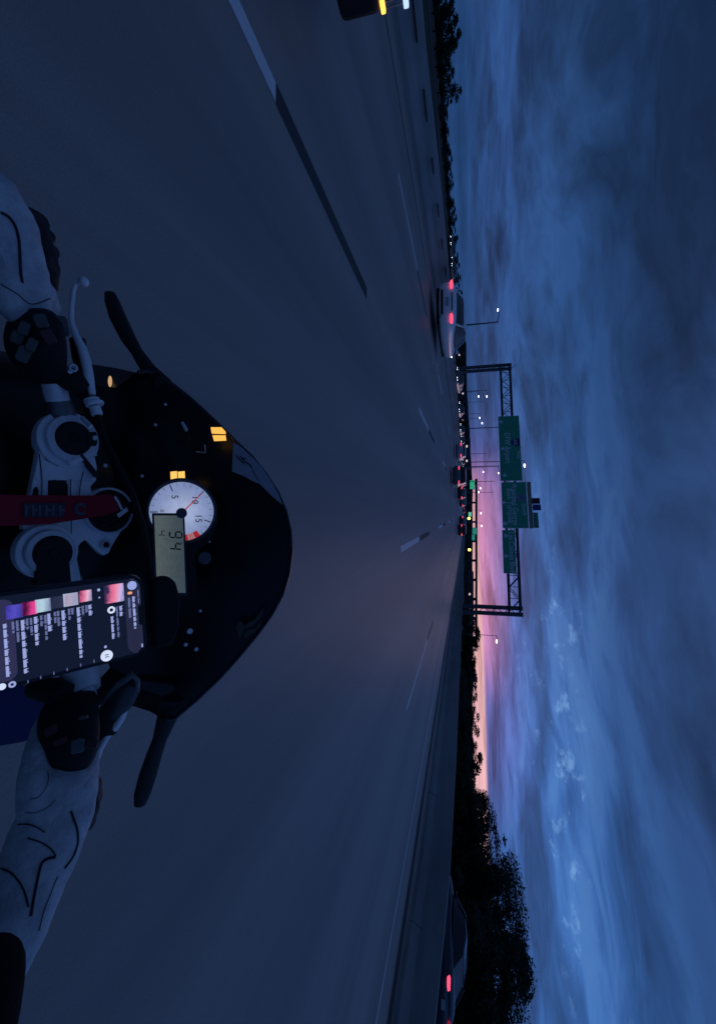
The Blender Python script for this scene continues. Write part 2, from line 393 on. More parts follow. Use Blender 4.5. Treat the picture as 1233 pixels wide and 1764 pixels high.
# ------------------------------------------------------------------ cars
glass_m = mat('car_glass', (.010, .013, .018), .2, scale=3, spec=.4)
tyre_m = mat('tyre', (.012, .012, .012), .85, scale=40, bump=.3)
under_m = mat('underbody', (.008, .008, .009), .8)
tail_on = glow('tail_light_on', (1, .07, .15), 1.7, (.3, .01, .02))
head_on = glow('head_light_on', (.85, .93, 1), 14.0, (.6, .6, .6))
amber_on = glow('amber_light_on', (1, .48, .08), 2.0, (.5, .2, .02))
rim_m = mat('wheel_rim', (.16, .16, .17), .35, .8)
paints = {k: mat('car_paint_' + k, c, .32, scale=3, coat=.6, var=.04) for k, c in dict(white=(.90, .93, .94), black=(.010, .011, .013), grey=(.10, .11, .12), blue=(.004, .007, .03), red=(.2, .02, .02), silver=(.35, .37, .4)).items()}
def make_car(label, paint, shape='sedan', tails=True, heads=True, loc=(0, 0, 0), rz=0, group=None, detail=True, name=None):
    t = thing(name or {'sedan': 'sedan_car', 'suv': 'suv_car', 'pickup': 'pickup_truck'}[shape], label, {'pickup': 'pickup truck'}.get(shape, 'car'), (0, 0, 0), group)
    if shape == 'sedan':
        L, top, S = 4.75, 1.44, [(-2.38, .70, .48, .78), (-2.33, .83, .36, .96), (-2.15, .90, .32, 1.06), (-1.65, .92, .30, 1.04), (-.8, .92, .28, .97), (.5, .92, .28, .95), (1.25, .915, .3, .94), (1.9, .88, .32, .86), (2.25, .80, .36, .76), (2.36, .66, .42, .64)]
        G = [(-1.82, .72, .74, 1.0), (-1.15, .80, .60, 1.33), (-.45, .83, .60, 1.44), (.35, .84, .60, 1.41), (1.2, .76, .68, .95)]
    elif shape == 'suv':
        L, top, S = 4.7, 1.72, [(-2.36, .78, .45, .95), (-2.3, .88, .34, 1.12), (-2.0, .93, .28, 1.12), (-.8, .94, .26, 1.1), (.5, .94, .26, 1.07), (1.25, .93, .27, 1.06), (1.95, .9, .32, 1.0), (2.25, .82, .38, .85), (2.36, .7, .44, .7)]
        G = [(-2.28, .80, .74, 1.12), (-2.05, .84, .68, 1.66), (-.9, .86, .69, 1.74), (.3, .86, .68, 1.71), (1.15, .80, .74, 1.09)]
    else:
        L, top, S = 5.8, 1.9, [(-2.9, .86, .62, 1.2), (-2.85, .96, .5, 1.28), (-2.2, 1.0, .42, 1.3), (-.6, 1.0, .42, 1.28), (.5, 1.0, .42, 1.25), (1.4, 1.0, .44, 1.24), (2.4, .97, .46, 1.16), (2.78, .9, .48, 1.05), (2.9, .78, .55, .9)]
        G = [(-.75, .86, .78, 1.27), (-.6, .88, .72, 1.84), (.3, .88, .72, 1.9), (.75, .86, .70, 1.84), (1.5, .82, .78, 1.24)]
    rr = []
    for (y, wd, z0, z1) in S:
        h = z1 - z0
        rr.append([V((a * wd, y, z0 + b_ * h)) for a, b_ in ((-.78, 0), (-.97, .12), (-1, .5), (-.97, .8), (-.86, .98), (-.4, 1.02), (.4, 1.02), (.86, .98), (.97, .8), (1, .5), (.97, .12), (.78, 0))])
    MB().rings(rr).build('body', paints[paint], t, sub=1 if detail else 0)
    gr = []
    for (y, w0, w1, z) in G:
        zb = min(z - .02, (.93 if shape == 'sedan' else 1.06 if shape == 'suv' else 1.24))
        gr.append([V((a, y, zz)) for a, zz in ((-w0, zb), (-(w0 + w1) / 2, (zb + z) / 2), (-w1, z - .02), (-w1 * .7, z), (w1 * .7, z), (w1, z - .02), ((w0 + w1) / 2, (zb + z) / 2), (w0, zb))])
    MB().rings(gr).build('window', glass_m, t)
    rf = []
    for (y, w0, w1, z) in G[1:-1]: rf.append([V((a * w1 * 1.0, y, z + .012 - .03 * (abs(a) > .9))) for a in (-1, -.7, 0, .7, 1)] + [V((a * w1 * 1.0, y, z - .03)) for a in (1, 0, -1)])
    MB().rings(rf).build('roof', paints[paint], t)
    if detail:
        for s_ in (-1, 1):
            a, b_, c_, d_ = G[0], G[1], G[-2], G[-1]
            MB().tube([(s_ * a[1], a[0], a[3]), (s_ * (b_[2] + .01), b_[0], b_[3])], .035, 6).build('rear_pillar', paints[paint], t)
            MB().tube([(s_ * (d_[1] + .0), d_[0], d_[3]), (s_ * (c_[2] + .01), c_[0], c_[3])], .03, 6).build('front_pillar', paints[paint], t)
            MB().box((s_ * (S[4][1] + .06), G[-1][0] - .35, S[4][3] + .04), (.16, .1, .12)).build('wing_mirror', paints[paint], t, bevel=.02)
    MB().box((0, 0, S[4][2] + .05), (1.5, L * .86, .2)).build('underbody', under_m, t)
    wr = .36 if shape == 'sedan' else .36 if shape == 'suv' else .42
    for s_ in (-1, 1):
        for yy in (-L * .29, L * .3):
            wx = s_ * (S[4][1] - .09)
            o = MB().disc((wx - s_ * .11, yy, wr), (s_, 0, 0), 0, wr, .235, 24).build('wheel', tyre_m, t)
            if detail: MB().disc((wx + s_ * .12, yy, wr), (s_, 0, 0), .03, wr * .62, .012, 20).build('rim', rim_m, o)
            MB().disc((wx - s_ * .10, yy, wr + .03), (s_, 0, 0), 0, wr * 1.2, .20, 24).build('wheel_arch', under_m, t)
    zt = S[1][3] - (.1 if shape == 'sedan' else .18); yb = S[1][0]
    for s_ in (-1, 1):
        lamp = MB().rings([[V((s_ * a, yb - .09 + .35 * max(0, a - .72) + dy, zt + c_)) for a, c_ in ((.50, -.035), (.64, -.055), (.82, -.055), (.88, .02), (.80, .055), (.54, .045))] for dy in (0, .12)])
        lamp.build('tail_light', tail_on if tails else mat('tail_light_off', (.15, .01, .02), .3), t)
        yf = S[-2][0]; zf = S[-2][3] - (.2 if shape == 'pickup' else .06)
        MB().rings([[V((s_ * a, yf - .35 * max(0, a - .5) + dy, zf + c_)) for a, c_ in ((.42, -.06), (.74, -.06), (.78, .03), (.45, .03))] for dy in (-.1, .06)]).build('head_light', head_on if heads else mat('head_light_off', (.4, .4, .42), .2), t)
    if detail:
        MB().box((0, S[0][0] - .012, S[0][2] + (.2 if shape == 'sedan' else .25)), (.36, .02, .13)).build('number_plate', mat('plate_grey', (.4, .42, .42), .5), t)
        MB().box((0, yb - .035, zt + .02), (.72, .03, .035)).build('boot_trim', mat('trim_dark', (.03, .03, .035), .3, .5), t)
        MB().box((0, S[0][0] + .03, S[0][2] + .0), (1.0, .12, .09)).build('bumper_insert', under_m, t, bevel=.02)
        MB().tube([(.55, S[0][0] - .02, S[0][2] - .1), (.55, S[0][0] + .3, S[0][2] - .1)], .035).build('exhaust_pipe', rim_m, t)
    t.location = loc; t.rotation_euler = (0, 0, rz)
    return t
white_car = make_car('white sedan with lit red tail lights in the left lane beside the median barrier', 'white', loc=(-8.55, 20.9, .0), rz=math.radians(.5), heads=True)
# black pickup whose nose comes into the frame on the left
pk = make_car('black pickup truck alongside at the edge of the frame, its amber corner lamp lit', 'black', 'pickup', tails=True, loc=(-5.75, 1.4, 0))
o_ = MB().box((.86, 2.87, .64), (.05, .12, .045)).build('corner_lamp', amber_on, None, bevel=.01); o_.parent = pk
o_ = MB().box((.84, 2.90, .86), (.05, .10, .05)).build('running_lamp', glow('running_lamp_light', (.5, .68, 1), 1.2), None, bevel=.01); o_.parent = pk
o_ = MB().box((0, 2.72, .42), (1.82, .38, .40)).build('bumper', black_pl, None, bevel=.06); o_.parent = pk
for k in range(3):  # added bars and bracket standing for the blurred bright edge of the bumper
    o_ = MB().tube([(.74, 2.90 + k * .055, .60), (.70, 2.92 + k * .055, .84)], .009, 6).build('bumper_streak', mat('streak_steel', (.25, .26, .28), .4, .6), None); o_.parent = pk
o_ = MB().tube([(.74, 2.8, .58), (.74, 2.95, .6), (.74, 3.03, .6)], .018, 6).build('streak_bracket', mat('streak_steel', (.25, .26, .28)), None); o_.parent = pk

# traffic ahead, going the same way
def gpos(px, py): return ground(px, py)
far_sedan = make_car('silver sedan ahead in the second lane from the left, first of the far queue', 'silver', detail=False, loc=(-7.5, 58, 0), group='cars in the queue ahead', heads=False)
far_suv = make_car('black sport utility car with round red lamps just right of the silver sedan ahead', 'grey', 'suv', detail=False, loc=(-3.5, 46, 0), group='cars in the queue ahead', heads=False)
far_suv.scale = (1, 1, .84)
def placed(proto, label, x, y, paint=None, rz=0, group='cars in the queue ahead', z=0):
    c = dup(proto); c.location = (x, y, z); c.rotation_euler = (0, 0, rz); c['label'] = label; c['group'] = group
    if paint:
        for ch in c.children:
            if ch.name.split('.')[0] in ('body', 'roof'):
                ch.data = ch.data.copy(); ch.data.materials.clear(); ch.data.materials.append(paints[paint])
    return c
placed(far_sedan, 'red tailed dark sedan close behind the sport utility car, left of the road end', -2.75, 68, 'black')
placed(far_sedan, 'second dark sedan beyond, nearly hidden behind the first red tailed one', -1.9, 88, 'grey')
placed(far_suv, 'dark boxy car with two red lamps in the right centre lane under the yellow signal', 2.8, 74, 'black')
placed(far_sedan, 'small dark car far ahead in the right centre lane beyond the boxy one', 1.6, 84, 'blue')
placed(far_sedan, 'faint red lamped car far ahead beside the right barrier', 5.8, 150, 'grey')
placed(far_suv, 'farthest sport utility car under the overpass on the left', -4.6, 150, 'grey')
placed(far_suv, 'tall dark car between the two leftmost queue cars and farther away', -6.4, 100, 'black')
placed(far_sedan, 'tiny car at the road end in the centre of the lanes', -.6, 190, 'black')
# oncoming traffic with head lights
onc = make_car('oncoming car with two white head lights, first beyond the median ahead of the truck', 'black', detail=False, tails=False, loc=(0, 0, 0), group='oncoming cars beyond the median')
oncs = [(-45, 78, 'oncoming car with two white head lights seen over the barrier left of the white sedan'),
        (-41, 77, 'oncoming car whose lamp shows just above the left tail light of the white sedan')]
oncs += [(-16.5, 57, 'first oncoming car right of the left gantry post'), (-20, 72, 'second oncoming car right of the left gantry post'), (-16.5, 74, 'third oncoming car right of the gantry post'), (-20, 90, 'oncoming car under the left part of the first green sign'),
         (-16.5, 92, 'oncoming car beneath the first arrow of the left sign'), (-16.8, 108, 'oncoming car just left of the silver sedan ahead'), (-20, 118, 'oncoming car behind the silver sedan ahead'), (-16.5, 128, 'oncoming car just above the silver sedan roof'),
         (-20, 150, 'oncoming car between silver sedan and sport utility car'), (-16.5, 152, 'oncoming car just right of the silver sedan, far off'), (-17, 178, 'oncoming car above the sport utility car'), (-20, 205, 'far oncoming car above the sport utility roof'),
         (-16.5, 215, 'far oncoming car right of the sport utility car'), (-17, 250, 'far oncoming car left of the bright green sign'), (-20, 290, 'far oncoming car below the bright green sign'), (-16.8, 330, 'farthest oncoming car at the road end')]
for i, (x, y, lb_) in enumerate(oncs):
    c = onc if i == 0 else dup(onc)
    c.location = (x, y, land(x, y) + .02); c.rotation_euler = (0, 0, math.pi); c['label'] = lb_
# dark blue car on the frontage road at the right, seen over the barrier
bc = make_car('dark blue sedan with red tail light beyond the right barrier under the big trees', 'blue', loc=(16.1, 17.3, .02), heads=True)
[c for c in bc.children if c.name.startswith('tail_light')][1].data.materials[0] = glow('tail_light_dim', (.5, .02, .06), .45, (.1, .01, .02))

# ------------------------------------------------------------------ overhead sign gantry
gR = V((12.6, 57, 0)); gL = V((-23.2, 73, -.6))
gd = (gR - gL); gd.z = 0; gd.normalize(); gn = V((gd.y, -gd.x, 0)).normalized()
if gn.y > 0: gn = -gn
G = thing('sign_gantry', 'dark steel lattice gantry spanning the whole road with green direction signs', 'gantry', gR)
GF = Frame(gR.copy(), gn, gd)
def gz(px, py): return GF.at(px, py)
zTl = gz(878, 636).z; zTr = gz(896, 1048).z; zBl = gz(862, 640).z; zBr = gz(877, 1048).z
ztop = (zTl + zTr) / 2; zbot = (zBl + zBr) / 2
def post(px_base, p0, zt):
    for s_ in (-.38, .38):
        MB().tube([p0 + gd * s_ * (1 if s_ else 0) + gn * .0 + V((0, 0, -.6)), p0 + gd * s_ + V((0, 0, zt + .25))], .26, 12).build('post', gantry_m, G)
    m = MB(); k = 0; z = .6
    while z < zt - .5:
        m.tube([p0 + gd * (-.38) + V((0, 0, z)), p0 + gd * .38 + V((0, 0, z + .75))], .045, 6)
        m.tube([p0 + gd * (.38) + V((0, 0, z + .75)), p0 + gd * -.38 + V((0, 0, z + 1.5))], .045, 6); z += 1.5
    m.build('post_lacing', gantry_m, G)
    MB().box(p0 + V((0, 0, .15)), (1.6, .9, .8)).build('footing', barrier_m, G)
P_L = GF.at(803, 637); P_R = GF.at(803, 1049)
P_L.z = land(P_L.x, P_L.y); P_R.z = 0
post(0, P_L, zTl - P_L.z); post(0, P_R, zTr)
def tz(s): return zBl + (zBr - zBl) * s, zTl + (zTr - zTl) * s
A = V((P_L.x, P_L.y, 0)); Bp = V((P_R.x, P_R.y, 0)); span = (Bp - A).length
for dn in (-.45, .45):
    MB().tube([A + gn * dn + V((0, 0, tz(0)[0])), Bp + gn * dn + V((0, 0, tz(1)[0]))], .135, 8).build('chord', gantry_m, G)
    MB().tube([A + gn * dn + V((0, 0, tz(0)[1])), Bp + gn * dn + V((0, 0, tz(1)[1]))], .135, 8).build('chord', gantry_m, G)
nb = 26
for k in range(nb):
    s0, s1 = k / nb, (k + 1) / nb
    p0 = A + (Bp - A) * s0; p1 = A + (Bp - A) * s1
    for dn in (-.45, .45):
        a = p0 + gn * dn + V((0, 0, tz(s0)[k % 2])); b_ = p1 + gn * dn + V((0, 0, tz(s1)[1 - k % 2]))
        MB().tube([a, b_], .05, 6).build('brace', gantry_m, G)
    if k % 2 == 0: MB().tube([p0 - gn * .45 + V((0, 0, tz(s0)[1])), p1 + gn * .45 + V((0, 0, tz(s1)[1]))], .035, 5).build('cross_brace', gantry_m, G)
    MB().tube([p0 + gn * .45 + V((0, 0, tz(s0)[0])), p0 + gn * .45 + V((0, 0, tz(s0)[1]))], .04, 5).build('strut', gantry_m, G)

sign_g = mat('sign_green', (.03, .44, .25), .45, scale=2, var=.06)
sign_w = mat('sign_white', (.95, .97, .97), .5)
sign_t = mat('sign_tan', (.34, .28, .20), .6)
sign_b = mat('sign_blue', (.02, .05, .25), .5)
sign_r = mat('sign_red', (.12, .02, .06), .5)
SFr = Frame(gR + gn * .62, gn, gd)
def sign(name, label, x0, x1, y0, y1, parent_label=None):
    """board seen between photograph rows y0..y1 and columns x0..x1, square in its own plane"""
    ua, va = SFr.uv((x0 + x1) / 2, y0); ub, vb = SFr.uv((x0 + x1) / 2, y1)
    um = (y0 + y1) / 2
    _, v0 = SFr.uv(x0, um); _, v1 = SFr.uv(x1, um)
    t = thing(name, label, 'road sign', SFr.p((ua + ub) / 2, v0))
    c = (ua + ub) / 2; wd = ub - ua; h = v1 - v0
    def plate(u0, v0_, u1, v1_, w, nm, mt):
        return MB().prism([SFr.p(u0, v0_, w), SFr.p(u1, v0_, w), SFr.p(u1, v1_, w), SFr.p(u0, v1_, w)], SFr.n * .02).build(nm, mt, t, smooth=False)
    plate(ua, v0, ub, v1, 0, 'border', sign_w)
    e = .055
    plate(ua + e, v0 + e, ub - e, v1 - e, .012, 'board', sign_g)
    for k in range(3):
        uu = ua + wd * (k + .5) / 3
        MB().tube([SFr.p(uu, v0, -.06), SFr.p(uu, v1 + .1, -.06)], .04, 6).build('mounting_bar', gantry_m, t)
    return t, ua, ub, v0, v1, plate
def stext(t, body, px, py0, py1, size):
    u0, v = SFr.uv(px, py0); u1, v2 = SFr.uv(px, py1)
    o = text_mesh(body, size, 'lettering', sign_w, t, SFr.p((u0 + u1) / 2, (v + v2) / 2, .036), SFr.r, SFr.u, .006)
    wid = max((SFr.r.dot(v_.co) for v_ in o.data.vertices)) - min((SFr.r.dot(v_.co) for v_ in o.data.vertices))
    k = abs(u1 - u0) / wid; c = SFr.p((u0 + u1) / 2, (v + v2) / 2, .036)
    for v_ in o.data.vertices:
        d = v_.co - c; v_.co = c + SFr.r * (d.dot(SFr.r) * k) + SFr.u * d.dot(SFr.u) + SFr.n * d.dot(SFr.n)
def arrow(t, px, py, s=.5):
    u, v = SFr.uv(px, py)
    pts = [(-.12, .5), (.12, .5), (.12, -.02), (.42, .18), (.42, -.1), (0, -.5), (-.42, -.1), (-.42, .18), (-.12, -.02)]
    MB().prism([SFr.p(u + a * s, v + b_ * s, .034) for a, b_ in pts], SFr.n * .006).build('down_arrow', sign_w, t, smooth=False)
t1, a0, a1, b0, b1, pl = sign('direction_sign', 'large green sign reading West DFW Airport with three down arrows, leftmost on the gantry', 859.5, 896.5, 716.5, 828.5)
stext(t1, 'DFW Airport', 873.5, 746, 798, 1.15); stext(t1, 'West', 893, 776, 791, .8)
for q in ((862.5, 727), (866, 773), (869, 819)): arrow(t1, *q, s=.62)
u, v = SFr.uv(888, 762)
sh = [(-.5, .5), (0, .42), (.5, .5), (.62, .1), (.4, -.4), (0, -.72), (-.4, -.4), (-.62, .1)]
MB().prism([SFr.p(u + a * 1.1, v + b_ * 1.1, .034) for a, b_ in sh], SFr.n * .01).build('route_shield', sign_b, t1, smooth=False)
MB().prism([SFr.p(u + a * 1.1, v + b_, .0455) for a, b_ in ((-.5, .5), (.5, .5), (.56, .22), (-.56, .22))], SFr.n * .004).build('shield_band', sign_r, t1, smooth=False)
text_mesh('635', .62, 'lettering', sign_w, t1, SFr.p(u, v - .08, .05), SFr.r, SFr.u, .006)
t2, a0, a1, b0, b1, pl = sign('direction_sign', 'middle green sign reading South President George Bush Turnpike, tan strip on top', 864, 908, 830.5, 910)
stext(t2, 'President George', 886, 835, 905, 1.0); stext(t2, 'Bush Turnpike', 877.5, 842, 901, 1.0); stext(t2, 'South', 902.5, 868, 888, .75)
for q in ((868, 866), (870, 902)): arrow(t2, *q, s=.6)
u, v = SFr.uv(898, 858)
MB().prism([SFr.p(u + a, v + b_, .034) for a, b_ in ((-.5, -.5), (.5, -.5), (.5, .5), (-.5, .5))], SFr.n * .01).build('route_shield', mat('sign_pale', (.25, .3, .4), .5), t2, smooth=False)
text_mesh('161', .5, 'lettering', sign_b, t2, SFr.p(u, v, .05), SFr.r, SFr.u, .006)
_, v0 = SFr.uv(909, 870); _, v1 = SFr.uv(916, 870)
pl(a0, v0, a1, v1, 0, 'top_strip', sign_t)
ua, va = SFr.uv(917, 883); ub, vb = SFr.uv(928, 909.5)
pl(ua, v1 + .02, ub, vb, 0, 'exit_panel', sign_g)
for q, nn in (((922.5, 863), sign_r), ((924, 874), sign_b)):
    u, v = SFr.uv(*q); pl(u - .42, v - .5, u + .42, v + .5, .0, 'toll_badge', nn)
    MB().tube([SFr.p(u, v1 - .1, -.04), SFr.p(u, v + .3, -.04)], .03, 5).build('badge_post', gantry_m, t2)
u, v = SFr.uv(922, 896)
for k, (aa, bb, h) in enumerate(((-1.0, -.45, .2), (-.3, .5, .2), (.62, 1.0, .2))):
    pl(u + aa, v - h / 2, u + bb, v + h / 2, .02, 'worn_lettering', mat('sign_dim', (.12, .2, .2), .6))
t3, a0, a1, b0, b1, pl = sign('direction_sign', 'narrow green sign reading Las Colinas Blvd with two down arrows, rightmost on the gantry', 865.5, 888, 913, 988)
stext(t3, 'Las Colinas Blvd', 881, 917, 986, .95)
for q in ((871, 923), (871.5, 958)): arrow(t3, *q, s=.6)

# ------------------------------------------------------------------ lamp posts and signals
lamp_m = glow('street_lamp_light', (.95, .93, 1), 7)
lamp_warm = glow('street_lamp_warm', (1, .8, .6), 8)
pole_m = mat('pole_steel', (.09, .10, .13), .5, .3)
def street_lamp(px, py, Y, label, arm=1.6, warm=False, group='street lamps far along the road', both=False, lamp_r=.22, thick=.11):
    d = ray(px, py); p = CC + d * (Y / d.y)
    zb = land(p.x, p.y)
    x = p.x - (0 if both else arm)
    t = thing('street_lamp', label, 'street lamp', (x, Y, zb), group)
    MB().tube([(x, Y, zb), (x, Y, (p.z + zb) / 2), (x, Y, p.z + .1)], [thick * 1.3, thick, thick * .7], 8).build('pole', pole_m, t)
    for s_ in ((1, -1) if both else (1,)):
        MB().tube([(x, Y, p.z - .1), (x + s_ * arm * .5, Y, p.z + .15), (x + s_ * arm, Y, p.z + .15)], .05, 6).build('arm', pole_m, t)
        MB().sphere((x + s_ * arm, Y, p.z), lamp_r, (1.5, 1.2, .6), 8, 6).build('lamp_head', lamp_warm if warm else lamp_m, t)
    return t
street_lamp(857, 534, 62, 'tall street lamp above the white sedan, left of the gantry', arm=-1.6, lamp_r=.12)
LP = [(824, 683, 150), (838, 683, 118), (826, 720, 160), (830, 729, 150), (832, 813, 170), (827, 841, 200), (824, 848, 230), (828, 884, 240), (829, 906, 240)]
names = ['lower of two paired street lamps just right of the left gantry post', 'upper of two paired street lamps just right of the left gantry post', 'street lamp beneath the left end of the first green sign', 'street lamp touching the pole beneath the first green sign',
         'street lamp beneath the right arrow of the first green sign', 'street lamp above the bright green panel', 'small street lamp just right of the green panel lamp', 'pale street lamp low in the pink sky under the middle sign', 'pale street lamp low in the pink sky under the right sign']
for (a, b_, Y), n_ in zip(LP, names): street_lamp(a, b_, Y, n_, lamp_r=.2 * Y / 150, thick=.08)
street_lamp(855, 1105, 82, 'bright street lamp standing alone right of the gantry', arm=1.0, warm=True, lamp_r=.2, thick=.06)
street_lamp(801, 552, 240, 'faint street lamp at the skyline beyond the white sedan', lamp_r=.3)
street_lamp(795, 506, 200, 'faint street lamp at the skyline left of the white sedan roof', lamp_r=.2)
street_lamp(858, 815, 105, 'street lamp tucked below the lower edge of the first sign', lamp_r=.13, thick=.07)
street_lamp(903, 802, 120, 'warm street lamp shining just above the first green sign', arm=1.2, warm=True, lamp_r=.3, thick=.09)
for py, ptop, Y, n_ in ((736, 858, 100, 'plain tall pole rising behind the left part of the first sign'), (803, 860, 110, 'plain tall pole rising behind the right part of the first sign'), (829, 852, 150, 'thin pole between the first two signs'), (848, 850, 190, 'thinnest pole below the middle sign'), (781, 838, 190, 'short thin pole left of the pole behind the right part of the first sign'), (692, 830, 220, 'short faint pole near the paired lamps')):
    d = ray(ptop, py); p = CC + d * (Y / d.y); zb = land(p.x, Y)
    o = MB().tube([(p.x, Y, zb), (p.x, Y, p.z)], [.12, .08], 8).build('light_pole', pole_m)
    o.location = (0, 0, 0); tag(o, n_, 'pole')
# green panels and yellow beacons around the overpass
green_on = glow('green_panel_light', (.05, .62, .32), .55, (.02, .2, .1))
yellow_on = glow('yellow_beacon_light', (1, .8, .12), 5)
def panel(px, py, w_, h_, Y, name, label, mt, cat):
    d = ray(px, py); p = CC + d * (Y / d.y)
    t = thing(name, label, cat, (p.x, Y, 0))
    MB().box(p, (w_, .2, h_)).build('board', mt, t, smooth=False)
    MB().box(p + V((0, .14, 0)), (w_ + .3, .06, h_ + .3)).build('backing', gantry_m, t, smooth=False)
    MB().tube([(p.x, Y + .3, 0), (p.x, Y + .3, p.z)], .12, 6).build('post', pole_m, t)
    return t
panel(813, 835, 3.6, 1.8, 195, 'distant_sign', 'small bright green sign far off, left of the road end', green_on, 'road sign')
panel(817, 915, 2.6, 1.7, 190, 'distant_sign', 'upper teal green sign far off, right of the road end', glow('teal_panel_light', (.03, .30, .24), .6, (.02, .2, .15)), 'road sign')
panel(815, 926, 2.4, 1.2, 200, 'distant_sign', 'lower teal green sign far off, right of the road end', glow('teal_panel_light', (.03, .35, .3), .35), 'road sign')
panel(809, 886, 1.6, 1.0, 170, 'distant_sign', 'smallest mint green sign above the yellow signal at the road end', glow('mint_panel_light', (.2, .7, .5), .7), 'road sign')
def signal(px, py, Y, label):
    d = ray(px, py); p = CC + d * (Y / d.y)
    t = thing('traffic_signal', label, 'traffic signal', (p.x, Y, 0))
    MB().box(p + V((0, .2, 0)), (.8, .3, 1.6)).build('housing', black_pl, t)
    MB().sphere(p, .42, (1, .4, 1.1), 10, 6).build('lens', yellow_on, t)
    MB().tube([(p.x, Y + .3, 0), (p.x, Y + .3, p.z)], .1, 6).build('post', pole_m, t)
signal(807.5, 893, 150, 'yellow light on a post at the road end, beside the mint sign')
signal(808, 947, 150, 'yellow light on a post farther right, past the road end')

# ------------------------------------------------------------------ overpass far ahead
OV = thing('overpass', 'long low highway overpass crossing far ahead against the peach horizon', 'bridge', (40, 420, 0))
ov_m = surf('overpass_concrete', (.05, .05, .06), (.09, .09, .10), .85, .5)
yo = 420
ztopo = CAM_H + yo * (819.5 - 802) / FPX
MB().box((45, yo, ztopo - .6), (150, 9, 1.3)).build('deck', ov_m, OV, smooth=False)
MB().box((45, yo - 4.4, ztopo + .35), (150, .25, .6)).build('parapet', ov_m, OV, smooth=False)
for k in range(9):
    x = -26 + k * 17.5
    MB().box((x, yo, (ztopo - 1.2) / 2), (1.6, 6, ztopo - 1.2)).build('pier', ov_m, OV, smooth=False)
# low far buildings
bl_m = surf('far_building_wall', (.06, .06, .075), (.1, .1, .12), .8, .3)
win_m = glow('far_window_light', (.95, .7, .7), .9)
blds = [(-120, 520, 40, 12, 6, 'low far warehouse left of the overpass'), (-60, 480, 30, 12, 8, 'far flat roofed building left of the road end'), (95, 500, 60, 14, 9, 'wide far building behind the overpass right of the road'), (-210, 600, 60, 14, 5, 'very low far shed on the left skyline')]
for (x, y, w_, d_, h, lb_) in blds:
    zb = land(x, y); t = thing('far_building', lb_, 'building', (x, y, zb))
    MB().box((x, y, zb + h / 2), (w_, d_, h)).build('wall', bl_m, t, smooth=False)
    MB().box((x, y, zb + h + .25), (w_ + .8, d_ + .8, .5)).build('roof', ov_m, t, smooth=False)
    for k in range(int(w_ / 5)):
        f = MB().box((x - w_ / 2 + 2.5 + k * 5, y - d_ / 2 - .05, zb + h * .6), (2.2, .2, 1.6)).build('window', win_m if k % 3 == 1 else glass_m, t, smooth=False)

hill_m = surf('far_scrub', (.02, .024, .02), (.035, .04, .03), .95, .2)
hs = []
for j in range(70):
    py = 600 + j * 14.5; Y = 620; x = ((py - 882) / FPX / .972) * Y
    top = (803 + 10.5 * max(0, min(1, (py - 650) / 190))) + 1.3 * mnoise.noise(V((j * .45, 2, 0)))
    zt = CAM_H + (top - 802) / FPX * Y
    hs.append([V((x, Y, land(x, Y) - 3)), V((x, Y + 5, zt - 1)), V((x, Y + 25, zt)), V((x, Y + 80, zt + .0)), V((x, Y + 140, land(x, Y) - 3))])
struct(MB().rings(hs, closed=False, caps=False).build('hills', hill_m))
# ------------------------------------------------------------------ trees
leaf_m = mat('leaves', (.026, .042, .026), .8, scale=.8, var=.45, spec=.2)
bark_m = mat('bark', (.03, .024, .018), .9, scale=12, bump=.4)
def leaf_cloud(rnd, clumps, n, size):
    vs, fs = [], []
    tot = sum(c[3] ** 2 for c in clumps)
    for (cx, cy, cz, r, sq) in [(*c[:3], c[3], c[4]) for c in clumps]:
        for _ in range(int(n * r * r / tot)):
            a = rnd.uniform(0, 6.283); u = rnd.uniform(-1, 1); q = r * (rnd.random() ** .42) * (1 + .18 * math.sin(a * 5 + u * 4))
            s = math.sqrt(1 - u * u)
            p = V((cx + q * s * math.cos(a), cy + q * s * math.sin(a), cz + q * u * sq))
            d = V((rnd.gauss(0, 1), rnd.gauss(0, 1), rnd.gauss(0, 1))).normalized(); e = d.orthogonal().normalized()
            sz = size * rnd.uniform(.5, 1.3); o = len(vs)
            vs += [p - d * sz, p + e * sz * .45, p + d * sz, p - e * sz * .45]; fs.append((o, o + 1, o + 2, o + 3))
    me = bpy.data.meshes.new('crown'); me.from_pydata([tuple(v) for v in vs], [], fs); return me
def make_tree(seed, H, R, n, size, low=.25, ncl=14, name='broadleaf_tree', label='', group=None, wide=1.0):
    rnd = random.Random(seed)
    t = thing(name, label, 'tree' if 'tree' in name else 'shrub', (0, 0, 0), group)
    cl = []
    for k in range(ncl):
        a = rnd.uniform(0, 6.283); z = rnd.uniform(low, 1.0)
        rr = R * (1 - ((z - .5) / .62) ** 2 * .6) * rnd.uniform(.2, 1.1)
        cl.append((rr * math.cos(a) * wide, rr * math.sin(a), z * H, R * rnd.uniform(.12, .36), rnd.uniform(.45, .9)))
    cl.append((0, 0, H * .45, R * .5, 1.0)); cl.append((0, 0, H * .72, R * .34, .8))
    tr = MB().tube([(0, 0, -.3), (.05, 0, H * .2), (-.05, .05, H * .45), (0, 0, H * .8)], [H * .028, H * .022, H * .016, H * .006], 8)
    tr.build('trunk', bark_m, t)
    for c in cl[:8]:
        z0 = max(.15 * H, c[2] - .35 * R)
        MB().tube([(0, 0, z0 * .8), (c[0] * .5, c[1] * .5, (z0 * .8 + c[2]) / 2 + .05 * H), (c[0], c[1], c[2])], [H * .012, H * .008, H * .003], 5).build('limb', bark_m, t)
    link('crown', leaf_cloud(rnd, cl, n, size), leaf_m, t, smooth=False)
    return t
